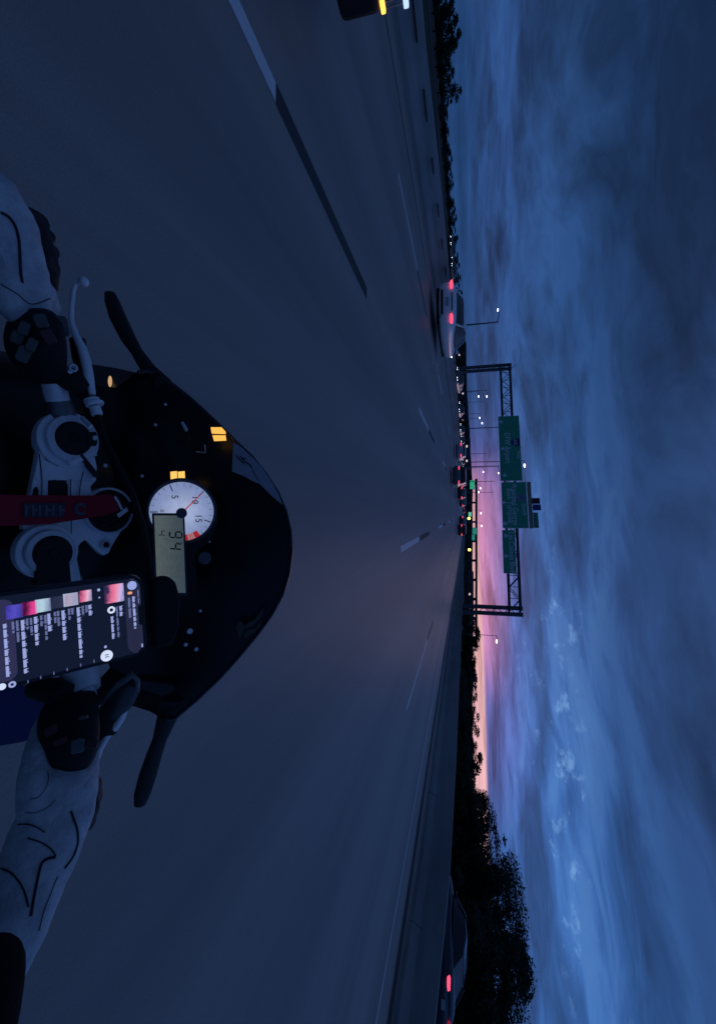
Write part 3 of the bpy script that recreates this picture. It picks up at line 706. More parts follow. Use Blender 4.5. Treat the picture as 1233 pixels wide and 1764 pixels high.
def place(t, x, y, s, rz, label, group=None, sz=None, sx_=None):
    t.location = (x, y, land(x, y)); t.rotation_euler = (0, 0, rz); t.scale = (s * (sx_ or 1), s * (sx_ or 1), s * (sz or 1)); t['label'] = label
    if group: t['group'] = group
    return t
def at_row(py, Y):
    d = ray(802, py); return (d.x / d.y) * Y
gr_r = 'trees beyond the right barrier'
tA = make_tree(1, 8.2, 4.4, 16000, .15, low=.10, ncl=34, group=gr_r)
tB = make_tree(2, 9.0, 5.2, 18000, .155, low=.08, ncl=38, group=gr_r)
tC = make_tree(3, 5.2, 3.2, 7000, .16, low=.08, ncl=14, group=gr_r)
bush = make_tree(5, 3.0, 2.6, 5000, .15, low=.1, ncl=12, name='roadside_shrub', group='shrubs beyond the right barrier')
place(tA, at_row(1488, 41), 41, .70, .3, 'big feathery tree right of the pink horizon strip, first of the two largest', sx_=1.3)
place(tB, at_row(1645, 33), 33, .63, 1.0, 'largest tree at the far right above the dark blue car', sx_=1.3)
place(tC, at_row(1372, 62), 62, .78, 0, 'rounded tree at the right end of the pink horizon, before the large ones', sx_=1.3)
place(dup(tA), at_row(1568, 47), 47, .42, 2.1, 'tree behind and between the two largest ones at the right', sx_=1.3)
place(dup(tC), at_row(1572, 36), 36, .86, .7, 'dense low tree filling the gap between the two largest crowns', sx_=1.3)
place(dup(tC), at_row(1530, 38), 38, .62, 2.9, 'dense low tree tucked under the first large crown', sx_=1.3)
place(dup(tB), at_row(1765, 30), 30, .44, 2.6, 'tree cut by the frame edge at the far right', sx_=1.3)
place(dup(tC), at_row(1435, 48), 48, .6, 1.7, 'small low tree just left of the first large one', sz=.8)
place(dup(tC), at_row(1700, 28), 28, .58, 3.9, 'dense low tree below the largest crown, behind the blue car', sx_=1.3)
bl = [(1390, 42), (1430, 40), (1470, 36), (1510, 31), (1550, 31), (1590, 27), (1640, 26), (1690, 25), (1740, 24), (1345, 48), (1300, 56), (1255, 62)]
bn = ['shrub at the right end of the pink horizon', 'shrub left of the first large tree', 'shrub under the left side of the first large tree', 'shrub under the first large tree', 'shrub between the two large trees', 'shrub just above the nose of the blue car', 'shrub above the blue car windscreen', 'shrub above the blue car roof', 'shrub behind the blue car boot at the frame edge', 'low shrub where the barrier skyline turns rough', 'third low shrub from the left along the barrier skyline', 'second low shrub along the barrier skyline, nearer the gantry']
for i, ((py, Y), n_) in enumerate(zip(bl, bn)):
    b_ = bush if i == 0 else dup(bush)
    place(b_, at_row(py, Y), Y, .95 + .12 * math.sin(i * 2.3), i * 1.3, n_, sz=1.0 if i < 9 else .62)
# far row of trees on the right skyline
ft = make_tree(11, 8.0, 4.8, 1500, .42, low=.05, ncl=12, group='far trees along the right skyline')
pos = ['nearest the gantry post', 'just right of the gantry post', 'below the lone street lamp', 'right of the lone street lamp', 'second right of the lone lamp', 'where the peach strip is brightest', 'past the brightest peach strip', 'in the middle of the peach strip', 'right of the middle of the peach strip', 'with a flat top under the peach strip', 'with a rounded top under the peach strip', 'before the tallest far crown', 'tallest crown of the far row', 'right after the tallest far crown', 'last before the rounded tree', 'half hidden behind the rounded tree']
for i in range(16):
    py = 1066 + i * 19.5; Y = 150 + 30 * math.sin(i * 1.7)
    f = ft if i == 0 else dup(ft)
    hgt = [.62, .7, .9, .74, .66, .72, .82, .62, .64, .85, .66, .6, .74, 1.0, .72, .55][i]
    place(f, at_row(py, Y), Y, 1.15, i * 1.1, 'far dark tree on the right skyline, ' + pos[i], sz=hgt * (Y / 180) * .78)
# left skyline
lt = make_tree(21, 5.0, 3.2, 2200, .22, low=.05, ncl=12, group='trees along the left skyline')
lpos = ['at the very left above the pickup lamp', 'second from the left edge', 'third from the left edge', 'with a pointed top, fourth from the left edge', 'standing apart as a round lattice crown', 'low one just right of the round crown', 'in the low dark row left of the white sedan', 'second of the low dark row', 'third of the low dark row', 'fourth of the low dark row', 'fifth of the low dark row, by a faint pole', 'sixth of the low dark row', 'seventh of the low dark row', 'eighth of the low row, over the oncoming lights', 'just left of the white sedan roof', 'over the white sedan roof', 'between white sedan and gantry', 'at the left gantry post', 'just right of the left gantry post', 'under the sign lamps', 'below the first sign arrow', 'low at the start of the far queue']
lps = [(8, 46, .62, .85), (40, 48, .6, .8), (72, 47, .62, .9), (104, 50, .6, .7), (150, 50, .58, .95), (185, 60, .6, .45)] + [(215 + k * 33, 66 + 9 * k, .7 + .05 * k, .38 + .02 * k) for k in range(10)] + [(560 + k * 34, 170 + 14 * k, 1.3, .62) for k in range(6)]
for i, (py, Y, s, zz) in enumerate(lps):
    f = lt if i == 0 else dup(lt)
    place(f, at_row(py, Y), Y, s, i * 1.9, 'dark tree on the left skyline, ' + lpos[i], sz=zz)
# continuous low vegetation masses nobody could count
rnd = random.Random(4)
cl = [(at_row(950 + k * 9, 330) , 330 + rnd.uniform(-20, 20), rnd.uniform(.8, 2.2), rnd.uniform(3, 5.5), .8) for k in range(50)]
o = link('far_undergrowth', leaf_cloud(rnd, cl, 9000, .6), leaf_m, smooth=False); o['kind'] = 'stuff'
cl = []
for k in range(110):
    py = -40 + k * 8.2; Y = 55 + k * 2.2; x = at_row(py, Y); cl.append((x, Y, land(x, Y) + .2, rnd.uniform(.6, 1.1) * (1 + k * .012), .65))
o = link('left_undergrowth', leaf_cloud(rnd, cl, 26000, .24), leaf_m, smooth=False); o['kind'] = 'stuff'
cl = []
for k in range(60):
    py = 1150 + k * 12; Y = max(22, 70 - k * .85); x = at_row(py, Y) ; cl.append((x + 1.5, Y, .7, rnd.uniform(1.2, 1.8), .7))
o = link('right_undergrowth', leaf_cloud(rnd, cl, 26000, .16), leaf_m, smooth=False); o['kind'] = 'stuff'

# ------------------------------------------------------------------ motorcycle
MC = thing('motorcycle', 'black and silver sport motorcycle ridden from the camera side, with lit dial', 'motorcycle', (0, .3, 0))
TF = Frame(W(116, 758, .785), V((0, -.41, .91)))
def outline(fr, pts, w=0.0): return [fr.at(a, b_, w) for a, b_ in pts]
def circ(fr, px, py, rpx, n=28, w=0.0, a0=0, a1=360):
    u, v = fr.uv(px, py); u2, v2 = fr.uv(px, py + rpx); r = abs(u2 - u)
    return [fr.p(u + r * math.cos(math.radians(a0 + (a1 - a0) * k / n)), v + r * math.sin(math.radians(a0 + (a1 - a0) * k / n)), w) for k in range(n + (a1 - a0 < 360))]
def rad(fr, px, py, rpx):
    u, v = fr.uv(px, py); u2, v2 = fr.uv(px, py + rpx); return abs(u2 - u)
# upper triple clamp: cast plate with two fork collars and a lock lobe
plate_pts_up = [(114, 822), (166, 822), (168, 826), (158, 838), (160, 850), (158, 863), (117, 863)]
parts = [
    [(66, 775), (76, 792), (96, 803), (126, 806), (150, 798), (164, 786), (168, 806), (166, 828), (62, 828), (59, 815)],      # bridge under the collar
    [(59, 815), (84, 815), (84, 863), (64, 863), (50, 863)],                                            # left leg
    plate_pts_up,
    [(44, 905), (60, 893), (150, 893), (176, 905), (216, 905), (212, 914), (196, 940), (190, 953), (182, 957), (174, 953), (150, 928), (140, 934), (130, 950), (137, 975), (145, 1006), (118, 1006), (112, 965), (104, 930), (80, 915), (52, 918)],
    [(44, 858), (160, 858), (160, 912), (40, 912)],
]
tc_ = MB()
for i, p in enumerate(parts): tc_.prism(outline(TF, p, -.016 - .0007 * i), TF.n * (.018 - .001 * i), inset=.0016)
clampo = tc_.build('triple_clamp', silver, MC, smooth=False)
for (px, py, r, mt, nm, w0, h, r0) in [
        (116, 758, 48, silver, 'fork_collar', -.014, .024, 36), (119, 757, 40, silver_d, 'bar_clamp_ring', -.004, .024, 25),
        (80, 950, 47, silver, 'fork_collar', -.014, .024, 36), (83, 950, 38, silver_d, 'bar_clamp_ring', -.004, .022, 24)]:
    MB().disc(TF.at(px, py, w0), TF.n, rad(TF, px, py, r0), rad(TF, px, py, r), h, 40).build(nm, mt, MC)
for (px, py) in ((120, 757), (85, 952)):
    MB().disc(TF.at(px, py, -.03), TF.n, 0, rad(TF, px, py, 30), .054, 32).build('fork_cap', black_pl, MC)
    MB().disc(TF.at(px, py, .0225), TF.n, 0, rad(TF, px, py, 9), .0035, 6).build('cap_hex', black_gloss, MC)
MB().prism(outline(TF, [(58, 950), (112, 950), (114, 975), (116, 1006), (54, 1006), (56, 975)], .0), TF.n * .0228, inset=.002).build('damper_block', black_pl, MC)
# the sensor tab and split of the left clamp
MB().prism(outline(TF, [(138, 748), (156, 746), (160, 757), (157, 770), (140, 770)], .014), TF.n * .012, inset=.002).build('sensor_tab', black_pl, MC)
MB().disc(TF.at(153, 757, .026), TF.n, 0, .0045, .003, 12).build('small_bolt', silver_d, MC)
MB().prism(outline(TF, [(130, 786), (133, 782), (164, 820), (161, 823)], .0045), TF.n * .0165).build('clamp_split', seam_m, MC, smooth=False)
MB().tube(outline(TF, [(112, 800), (132, 792), (158, 782)], .016), .005, 8).build('pinch_bolt', silver, MC)
# weight-saving pocket beside the collar
MB().prism(outline(TF, [(85, 832), (91, 827), (110, 828), (116, 835), (116, 861), (84, 861)], -.002), TF.n * .0055).build('frame_pocket', black_pl, MC, smooth=False)
# groove lines cut round the clamp
def groove(pts, w=.0028, r=.0008): MB().tube(outline(TF, pts, w), r, 5).build('edge_groove', seam_m, MC)
groove([(124, 862), (122, 900), (122, 930), (132, 960), (140, 1002)], .0035)
groove([(143, 812), (138, 835), (135, 860)], .0025)
groove([(67, 782), (70, 806), (72, 830), (71, 860)], .0035)
groove([(121, 826), (120, 845), (122, 862)], .0035)
MB().prism(outline(TF, [(58, 842), (63, 838), (66, 846), (65, 862), (55, 862)], -.002), TF.n * .0055).build('frame_pocket', black_pl, MC, smooth=False)
for (px, py, r) in ((182, 938, 8),):
    MB().disc(TF.at(px, py, .0), TF.n, rad(TF, px, py, 5), rad(TF, px, py, r), .006, 20).build('clamp_bolt', silver_d, MC)
    MB().disc(TF.at(px, py, .0), TF.n, 0, rad(TF, px, py, 5), .004, 6).build('clamp_bolt', black_pl, MC)
# ignition lock
lk = MB().disc(TF.at(186, 880, -.02), TF.n, rad(TF, 186, 880, 36), rad(TF, 186, 880, 40), .030, 40).build('ignition_lock', silver_d, MC)
MB().disc(TF.at(186, 880, -.02), TF.n, 0, rad(TF, 186, 880, 37), .026, 40).build('lock_face', black_pl, lk)
MB().disc(TF.at(186, 880, .004), TF.n, rad(TF, 186, 880, 24), rad(TF, 186, 880, 27), .006, 40).build('lock_ring', black_gloss, lk)
# fork tubes down to the wheel
fdir = V((0, .407, -.914))
for (px, py) in ((116, 758), (82, 952)):
    p = TF.at(px, py, -.02); MB().tube([p, p + fdir * .28], .027, 20).build('fork_tube', silver_d, MC)
    MB().tube([p + fdir * .22, p + fdir * .55], .031, 20).build('fork_leg', black_gloss, MC)
ax = (TF.at(116, 758) + TF.at(82, 952)) / 2; ax = ax + fdir * .56; ax.z = .30
wh = MB().disc(ax - V((.06, 0, 0)), (1, 0, 0), .22, .30, .12, 40).build('front_wheel', rubber, MC)
MB().disc(ax - V((.045, 0, 0)), (1, 0, 0), .205, .225, .09, 40).build('rim', black_gloss, wh)
for k in range(5):
    a = k * 1.2566; MB().tube([ax + V((0, .03 * math.cos(a), .03 * math.sin(a))), ax + V((0, .21 * math.cos(a), .21 * math.sin(a)))], .014, 6).build('spoke', black_gloss, wh)
rw = ax.copy(); rw.y -= 1.42
wr_ = MB().disc(rw - V((.09, 0, 0)), (1, 0, 0), .2, .31, .18, 40).build('rear_wheel', rubber, MC)
MB().disc(rw - V((.07, 0, 0)), (1, 0, 0), .02, .21, .14, 5).build('rim', black_gloss, wr_)
MB().tube([(rw.x - .12, rw.y, rw.z), (rw.x - .12, rw.y + .5, .38)], .03, 8).build('swing_arm', silver_d, MC)
MB().rings([[V((rw.x + math.cos(a) * wd, y, z + math.sin(a) * h)) for a in [2 * math.pi * k / 14 for k in range(14)]] for (y, wd, z, h) in ((-.85, .03, .86, .02), (-.7, .08, .84, .05), (-.45, .12, .78, .08), (-.2, .15, .72, .09), (0, .14, .66, .1))]).build('seat', rubber, MC)
MB().rings([[V((rw.x + math.cos(a) * wd, y, z + math.sin(a) * h)) for a in [2 * math.pi * k / 20 for k in range(20)]] for (y, wd, z, h) in ((-.12, .08, .66, .08), (-.02, .13, .68, .12), (.1, .17, .69, .15), (.22, .18, .68, .16), (.32, .16, .64, .16), (.40, .12, .58, .14), (.44, .07, .55, .1))]).build('fuel_tank', black_gloss, MC)
MB().box((rw.x, .25, .42), (.28, .55, .3)).build('engine', black_pl, MC, bevel=.03)
# lower fairing tub under the bars
tub = MB().rings([[V((rw.x + 1.0 * math.cos(a) * wd, y, z + math.sin(a) * h)) for a in [2 * math.pi * k / 22 for k in range(22)]] for (y, wd, z, h) in ((.42, .20, .42, .10), (.5, .27, .44, .15), (.65, .30, .46, .2), (.85, .31, .5, .22), (1.05, .28, .56, .22), (1.2, .2, .6, .18), (1.33, .08, .62, .1))])
tub.build('lower_fairing', black_gloss, MC)
# frame plate seen left of the clamp
MB().prism([W(4, 770, .88), W(16, 764, .88), (W(60, 772, .88)), W(62, 782, .88), W(52, 790, .88), W(38, 822, .88), W(30, 800, .88), W(20, 782, .88), W(12, 800, .88), W(4, 800, .88)], V((0, 0, -.01))).build('frame_bracket', mat('worn_grey', (.10, .12, .12), .6), MC, smooth=False)
MB().tube([W(2, 800, .84), W(14, 786, .84), W(24, 800, .84), W(28, 830, .84)], .008, 8).build('wiring_hose', rubber, MC)
MB().tube([W(-8, 790, .82), W(6, 775, .82), W(18, 812, .83), (W(10, 845, .83))], .006, 8).build('wiring_hose', rubber, MC)

# left bar, switches, lever
MB().tube([W(112, 735, .80), W(104, 705, .775), W(97, 680, .76)], [.025, .023, .017], 20).build('clip_on_bar', mat('anodised_grey', (.16, .17, .18), .45, .7), MC)
MB().tube([W(100, 690, .765), W(93, 660, .755)], .0185, 20).build('bar_collar', silver, MC)
MB().tube([W(93, 660, .757), W(60, 560, .735), W(25, 450, .715), W(12, 380, .70)], .0125, 14).build('clip_on_bar', black_pl, MC)
MB().tube([W(48, 530, .73), W(25, 450, .715), W(8, 375, .70), W(5, 362, .70)], [.017, .018, .018, .02], 18).build('grip', rubber, MC)
pod = MB().rings([[W(px_, py_, t_) + (UP * math.cos(a) * ru + (FW) * math.sin(a) * rf_) for a in [2 * math.pi * k / 16 for k in range(16)]] for (px_, py_, t_, ru, rf_) in ((64, 532, .715, .018, .014), (64, 540, .70, .033, .022), (60, 565, .69, .045, .026), (62, 600, .695, .048, .028), (68, 628, .71, .042, .028), (78, 652, .735, .028, .024), (84, 662, .75, .018, .016))])
podo = pod.build('switch_pod', black_pl, MC, sub=1)
btn = mat('grey_button', (.07, .085, .08), .55); btr = mat('maroon_button', (.07, .02, .03), .5)
rz_ = V((0, -.5, .87))
def button(px, py, w_, h_, t_, ang, mt, par=podo):
    n = -(ray(px, py)).normalized(); fr = Frame(W(px, py, t_), n); ca, sa = math.cos(ang), math.sin(ang)
    pts = []
    for a, b_ in ((-1, -.7), (-.7, -1), (.7, -1), (1, -.7), (1, .7), (.7, 1), (-.7, 1), (-1, .7)):
        x, y = a * w_ / 2, b_ * h_ / 2; pts.append(fr.p(x * ca - y * sa, x * sa + y * ca))
    MB().prism(pts, n * .007, inset=.0015).build('button', mt, par)
for q in ((71, 553, .020, .017, .664, .35, btn), (84, 580, .022, .016, .668, .5, btr), (42, 566, .020, .014, .66, -.3, btn), (30, 582, .018, .016, .662, -.35, btn), (55, 594, .020, .013, .662, -.35, btn), (41, 610, .024, .017, .664, -.35, btn)): button(*q)
button(106, 562, .030, .020, .705, .2, mat('grey_bracket', (.07, .09, .09), .6), MC)
lever = [(131, 488, .80), (127, 500, .795), (124, 525, .785), (123, 552, .78), (131, 578, .775), (142, 600, .77), (149, 625, .765), (154, 652, .765), (160, 680, .765)]
MB().tube([W(*q) for q in lever], [.0035, .004, .0045, .005, .007, .009, .0095, .009, .006], 12, flat=.8).build('clutch_lever', silver, MC)
MB().sphere(W(144, 485, .80), .0092, seg=14, rg=10).build('lever_ball', silver, MC)
MB().tube([W(129, 491, .80), W(141, 486, .80)], .003, 8).build('lever_tip', silver, MC)
MB().tube([W(134, 585, .79), W(138, 615, .79), W(146, 640, .79)], .013, 12).build('lever_perch', black_pl, MC)
MB().tube([W(92, 640, .745), W(125, 655, .755), W(150, 672, .765)], [.017, .02, .014], 12).build('lever_perch', black_pl, MC)
MB().disc(W(126, 634, .735), V((0, -.5, .85)), .003, .007, .004, 16).build('perch_bolt', silver_d, MC)
for k, (a, b_, r, h) in enumerate(((158, 688, .0125, .006), (163, 694, .0145, .005), (164, 702, .009, .014))):
    MB().disc(W(a, b_, .765), (W(172, 730, .765) - W(158, 688, .765)), .002, r, h, 24).build('cable_adjuster', silver, MC)
MB().tube([W(160, 690, .77), W(170, 722, .765), W(184, 762, .76), (W(204, 802, .755)), W(228, 850, .75), W(246, 905, .75), W(256, 960, .75), W(264, 1010, .75)], .0052, 8).build('clutch_cable', rubber, MC)
for q in ((142, 720, 157, 735), (118, 636, 122, 640)):
    MB().tube([W(q[0], q[1], .74), W(q[2], q[3], .735)], .004, 8).build('small_bolt', silver_d, MC)
# right bar, throttle housing, brake lever and reservoir
MB().tube([W(122, 1130, .74), W(142, 1165, .72), W(150, 1190, .71)], [.028, .026, .02], 20).build('bar_collar', silver, MC)
MB().tube([W(150, 1188, .712), W(151, 1206, .705)], .0135, 16).build('bar_collar', silver_d, MC)
MB().tube([W(150, 1195, .71), W(135, 1260, .69), W(118, 1340, .665), W(95, 1440, .64)], .0125, 14).build('clip_on_bar', black_pl, MC)
hs = MB().rings([[W(px_, py_, t_) + (UP * math.cos(a) * ru + FW * math.sin(a) * rf_) for a in [2 * math.pi * k / 18 for k in range(18)]] for (px_, py_, t_, ru, rf_) in ((132, 1188, .70, .02, .02), (124, 1205, .685, .040, .03), (118, 1232, .67, .042, .032), (120, 1255, .66, .043, .033), (121, 1280, .655, .041, .032), (122, 1305, .65, .036, .028), (121, 1325, .65, .026, .022), (120, 1336, .65, .012, .01))])
hso = hs.build('throttle_housing', black_pl, MC, sub=1)
for q in ((88, 1258, .012, .016, .625, .2, btr), (104, 1277, .008, .016, .62, .2, btr), (134, 1285, .018, .016, .615, .0, mat('teal_button', (.08, .12, .13), .5)), (158, 1282, .011, .016, .625, -.3, btr), (144, 1236, .005, .012, .63, 0, btn)): button(*q, par=hso)
MB().tube([W(60, 1185, .7), W(90, 1190, .69), W(112, 1200, .68)], [.016, .02, .02], 12).build('bar_mount', black_pl, MC)
MB().tube([W(190, 1230, .73), W(212, 1200, .73), W(228, 1176, .735)], [.02, .021, .017], 14).build('brake_reservoir', mat('dark_reservoir', (.03, .04, .05), .35), MC)
MB().tube([W(180, 1210, .72), W(205, 1180, .72), W(228, 1162, .725), W(236, 1172, .73), W(234, 1190, .73)], .0055, 8).build('brake_hose', mat('pale_hose', (.12, .14, .15), .4), MC)
MB().tube([W(216, 1215, .73), W(208, 1238, .725), W(198, 1254, .715), W(184, 1268, .705), W(172, 1290, .70), W(163, 1318, .69), W(160, 1350, .68), W(155, 1390, .67)], [.007, .0065, .006, .006, .0055, .005, .005, .005], 10).build('brake_lever', silver, MC)
MB().tube([W(170, 1235, .72), W(185, 1262, .71), W(196, 1256, .71)], [.02, .016, .008], 10).build('lever_perch', black_pl, MC)
# instruments
IN = -(ray(313, 882)).normalized()
IF = Frame(W(313, 882, .85), IN)
R_ = rad(IF, 313, 882, 52)
cl_o = MB().prism(outline(IF, [(248, 868), (272, 842), (300, 826), (330, 824), (356, 838), (374, 866), (376, 900), (366, 926), (346, 946), (336, 962), (340, 1000), (336, 1034), (262, 1034), (256, 960), (252, 900)], -.03), IF.n * .026, inset=.003).build('instrument_cluster', black_pl, MC, smooth=False)
MB().disc(IF.at(314, 880, -.006), IF.n, R_ * 1.0, R_ * 1.09, .008, 56).build('dial_bezel', mat('bezel_blue_grey', (.03, .04, .06), .4), cl_o)
m = bpy.data.materials.new('dial_face'); m.use_nodes = True; t_ = m.node_tree; p_ = t_.nodes['Principled BSDF']; b2 = NB(t_)
co = nd('ShaderNodeTexCoord', t_).outputs['Object']
ln = nd('ShaderNodeVectorMath', t_, operation='DISTANCE'); t_.links.new(co, ln.inputs[0]); ln.inputs[1].default_value = IF.at(314, 882)
cc = b2.mix(b2.rng(ln.outputs['Value'], .0, R_), srgb(168, 180, 214), srgb(122, 138, 178))
cc = b2.scale(cc, b2.rng(b2.noise(co, 60, 3), .3, .7, .92, 1.06))
p_.inputs['Base Color'].default_value = (.3, .32, .35, 1); t_.links.new(cc, p_.inputs['Emission Color']); p_.inputs['Emission Strength'].default_value = .92
MB().disc(IF.at(314, 882, -.004), IF.n, 0, R_, .002, 56).build('dial', m, cl_o)
ink = mat('dial_ink', (.01, .012, .02), .6); redi = mat('dial_red', (.45, .015, .02), .5, emit=(.9, .05, .06), es=.35)
def tick(cx, cy, ang, r0, r1, wd, mt=ink, nm='tick', w=-.0015):
    d = IF.r * math.cos(ang) + IF.u * math.sin(ang); s = IF.u * math.cos(ang) - IF.r * math.sin(ang); c = IF.at(314, 882, w)
    MB().prism([c + d * r0 + s * wd, c + d * r1 + s * wd, c + d * r1 - s * wd, c + d * r0 - s * wd], IF.n * .0006).build(nm, mt, cl_o, smooth=False)
# 0 at the foot, sweeping clockwise over the left
A0 = math.radians(270 + -2); step = math.radians(-22.5 * 1.0)
for k in range(19):
    a = math.radians(270) - k * math.radians(13.4)
    big = k % 5 == 0
    tick(0, 0, a, R_ * (.74 if big else .86), R_ * .97, .0009 if big else .0003, mt=ink)
for k, nn in ((5, '5'), (10, '10'), (15, '15')):
    q = {5: (301, 856), 10: (336, 861), 15: (342, 893)}[k]
    text_mesh(nn, .017, 'numeral', ink, cl_o, IF.at(*q, -.0008), IF.r, IF.u, .0006)
text_mesh('0', .010, 'numeral', ink, cl_o, IF.at(279, 880, -.0008), IF.r, IF.u, .0006)
for k in range(3):
    a0 = math.radians(1 + k * 12)
    c = IF.at(314, 882, -.0012)
    pts = [c + (IF.r * math.cos(a) + IF.u * math.sin(a)) * r for r, aa in ((R_ * .76, (0, .5, 1)), (R_ * .98, (1, .5, 0))) for a in [a0 + math.radians(11) * x for x in aa]]
    if k != 1 or True: MB().prism(pts, IF.n * .0006).build('red_zone', redi if k != 1 else mat('red_zone_pale', (.5, .1, .1), .5, emit=(.9, .3, .3), es=.4), cl_o, smooth=False)
ne, nf = IF.at(313, 884, .003), IF.at(349, 849, .003)
MB().tube([ne, nf], [.0013, .0006], 6).build('needle', redi, cl_o)
MB().disc(IF.at(313, 884, -.002), IF.n, 0, rad(IF, 313, 884, 9), .008, 24).build('needle_hub', mat('hub_grey', (.05, .06, .09), .4), cl_o)
# display
lcd_m = bpy.data.materials.new('lcd'); lcd_m.use_nodes = True; t_ = lcd_m.node_tree; p_ = t_.nodes['Principled BSDF']; b2 = NB(t_)
co = nd('ShaderNodeTexCoord', t_).outputs['Object']; x_, y_, z_ = b2.sep(co)
zl, zh = IF.at(264, 950).z, IF.at(320, 950).z
cc = b2.mix(b2.rng(z_, zl, zh), srgb(88, 98, 98), srgb(64, 76, 82))
cc = b2.scale(cc, b2.rng(b2.noise(co, 120, 4), .3, .7, .93, 1.07))
p_.inputs['Base Color'].default_value = (.08, .09, .07, 1); t_.links.new(cc, p_.inputs['Emission Color']); p_.inputs['Emission Strength'].default_value = .8; p_.inputs['Roughness'].default_value = .3
MB().prism(outline(IF, [(262, 884), (318, 884), (324, 1026), (266, 1026)], -.003), IF.n * .004, inset=.001).build('display_frame', mat('frame_blue_grey', (.025, .035, .05), .45), cl_o, smooth=False)
MB().prism(outline(IF, [(266, 888), (315, 888), (320, 1021), (271, 1021)], .0012), IF.n * .0008).build('display', lcd_m, cl_o, smooth=False)
seg = ink
# seven-segment digits, built stroke by stroke
SEG = {'9': 'abcdfg', '4': 'bcfg'}
def digit(ch, px, py, h, wd_):
    u, v = IF.uv(px, py); hw, hh = wd_ / 2, h / 2; s = .125 * h
    L = {'a': ((-hw, hh), (hw, hh)), 'g': ((-hw, 0), (hw, 0)), 'd': ((-hw, -hh), (hw, -hh)), 'f': ((-hw, 0), (-hw, hh)), 'b': ((hw, 0), (hw, hh)), 'c': ((hw, -hh), (hw, 0)), 'e': ((-hw, -hh), (-hw, 0))}
    mb = MB()
    for k in SEG[ch]:
        (x0, y0), (x1, y1) = L[k]; dx, dy = (x1 - x0), (y1 - y0); l = math.hypot(dx, dy); dx /= l; dy /= l
        x0 += dx * s * .4; y0 += dy * s * .4; x1 -= dx * s * .4; y1 -= dy * s * .4
        sl_ = .08 * (y0); q = [(x0 - dy * s / 2, y0 + dx * s / 2), (x0 + dy * s / 2, y0 - dx * s / 2), (x1 + dy * s / 2, y1 - dx * s / 2), (x1 - dy * s / 2, y1 + dx * s / 2)]
        mb.prism([IF.p(u + a + .1 * b_, v + b_, .0022) for a, b_ in q], IF.n * .0003)
    mb.build('digit', seg, cl_o, smooth=False)
digit('4', 279, 918, .0115, .008); digit('9', 303, 921, .021, .011); digit('4', 303, 941, .021, .010)
for k in range(6):
    q = IF.at(288 + (k % 3) * 8, 958 + (k // 3) * 18, .0021)
    MB().prism([q + IF.r * a + IF.u * b_ for a, b_ in ((0, 0), (.007, 0), (.007, .0012), (0, .0012))], IF.n * .0002).build('faint_mark', mat('faint_ink', (.08, .085, .07), .6, emit=srgb(70, 80, 74), es=.7), cl_o, smooth=False)
MB().disc(IF.at(353, 962, -.012), IF.n, 0, rad(IF, 353, 962, 11), .006, 24).build('light_sensor', mat('sensor_grey', (.06, .08, .09), .4), cl_o)
# warning lamps
wl = MB()
for (x0, x1) in ((293.5, 305), (306.5, 318.5)):
    MB().prism(outline(IF, [(x0, 812), (x1, 811), (x1 + .5, 824), (x0 + .5, 825)], -.01), IF.n * .002).build('warning_light', glow('amber_warning', (1, .55, .12), 1.15), cl_o, smooth=False)
SFm = Frame(W(376, 748, .93), -(ray(376, 748)).normalized())
for pts in ([(363, 736), (382, 736), (389, 744), (389, 748), (365, 747)], [(366, 749.5), (389, 750), (390, 759), (369, 760)]):
    MB().prism(outline(SFm, pts), SFm.n * .003).build('indicator_lamp', glow('amber_indicator', (1, .52, .09), 1.05), MC, smooth=False)
# windscreen and upper fairing
rim_px = [(238, 641), (255, 640), (272, 646), (300, 664), (330, 688), (370, 725), (402, 757), (432, 785), (457, 815), (478, 848), (492, 880), (500, 915), (502, 950), (497, 990), (486, 1025), (468, 1058), (445, 1090), (412, 1130), (378, 1168), (338, 1206), (300, 1238), (286, 1240)]
def rt(i): 
    s = i / (len(rim_px) - 1); return .93 + .09 * math.sin(math.pi * s)
rim = [W(a, b_, rt(i)) for i, (a, b_) in enumerate(rim_px)]
low = [W(290, 1190, .95), W(238, 1172, .95), W(190, 1150, .95), W(150, 1060, .95), W(140, 960, .96), W(140, 860, .96), W(146, 760, .96), W(152, 700, .95), W(160, 668, .94), W(200, 668, .94)]
loop = rim + low
nose = V((rw.x + .0, 1.22, .80))
rr = []
for k in range(7):
    s = k / 6; e = s ** 1.3
    rr.append([p.lerp(nose + (p - nose) * .06, e) + V((0, .10 * math.sin(math.pi * s), -.06 * math.sin(math.pi * s))) for p in loop])
MB().rings(rr).build('windscreen', black_gloss, MC)
MB().tube(rim, .0042, 8).build('windscreen_rim', mat('rim_navy', (.010, .014, .03), .3), MC)
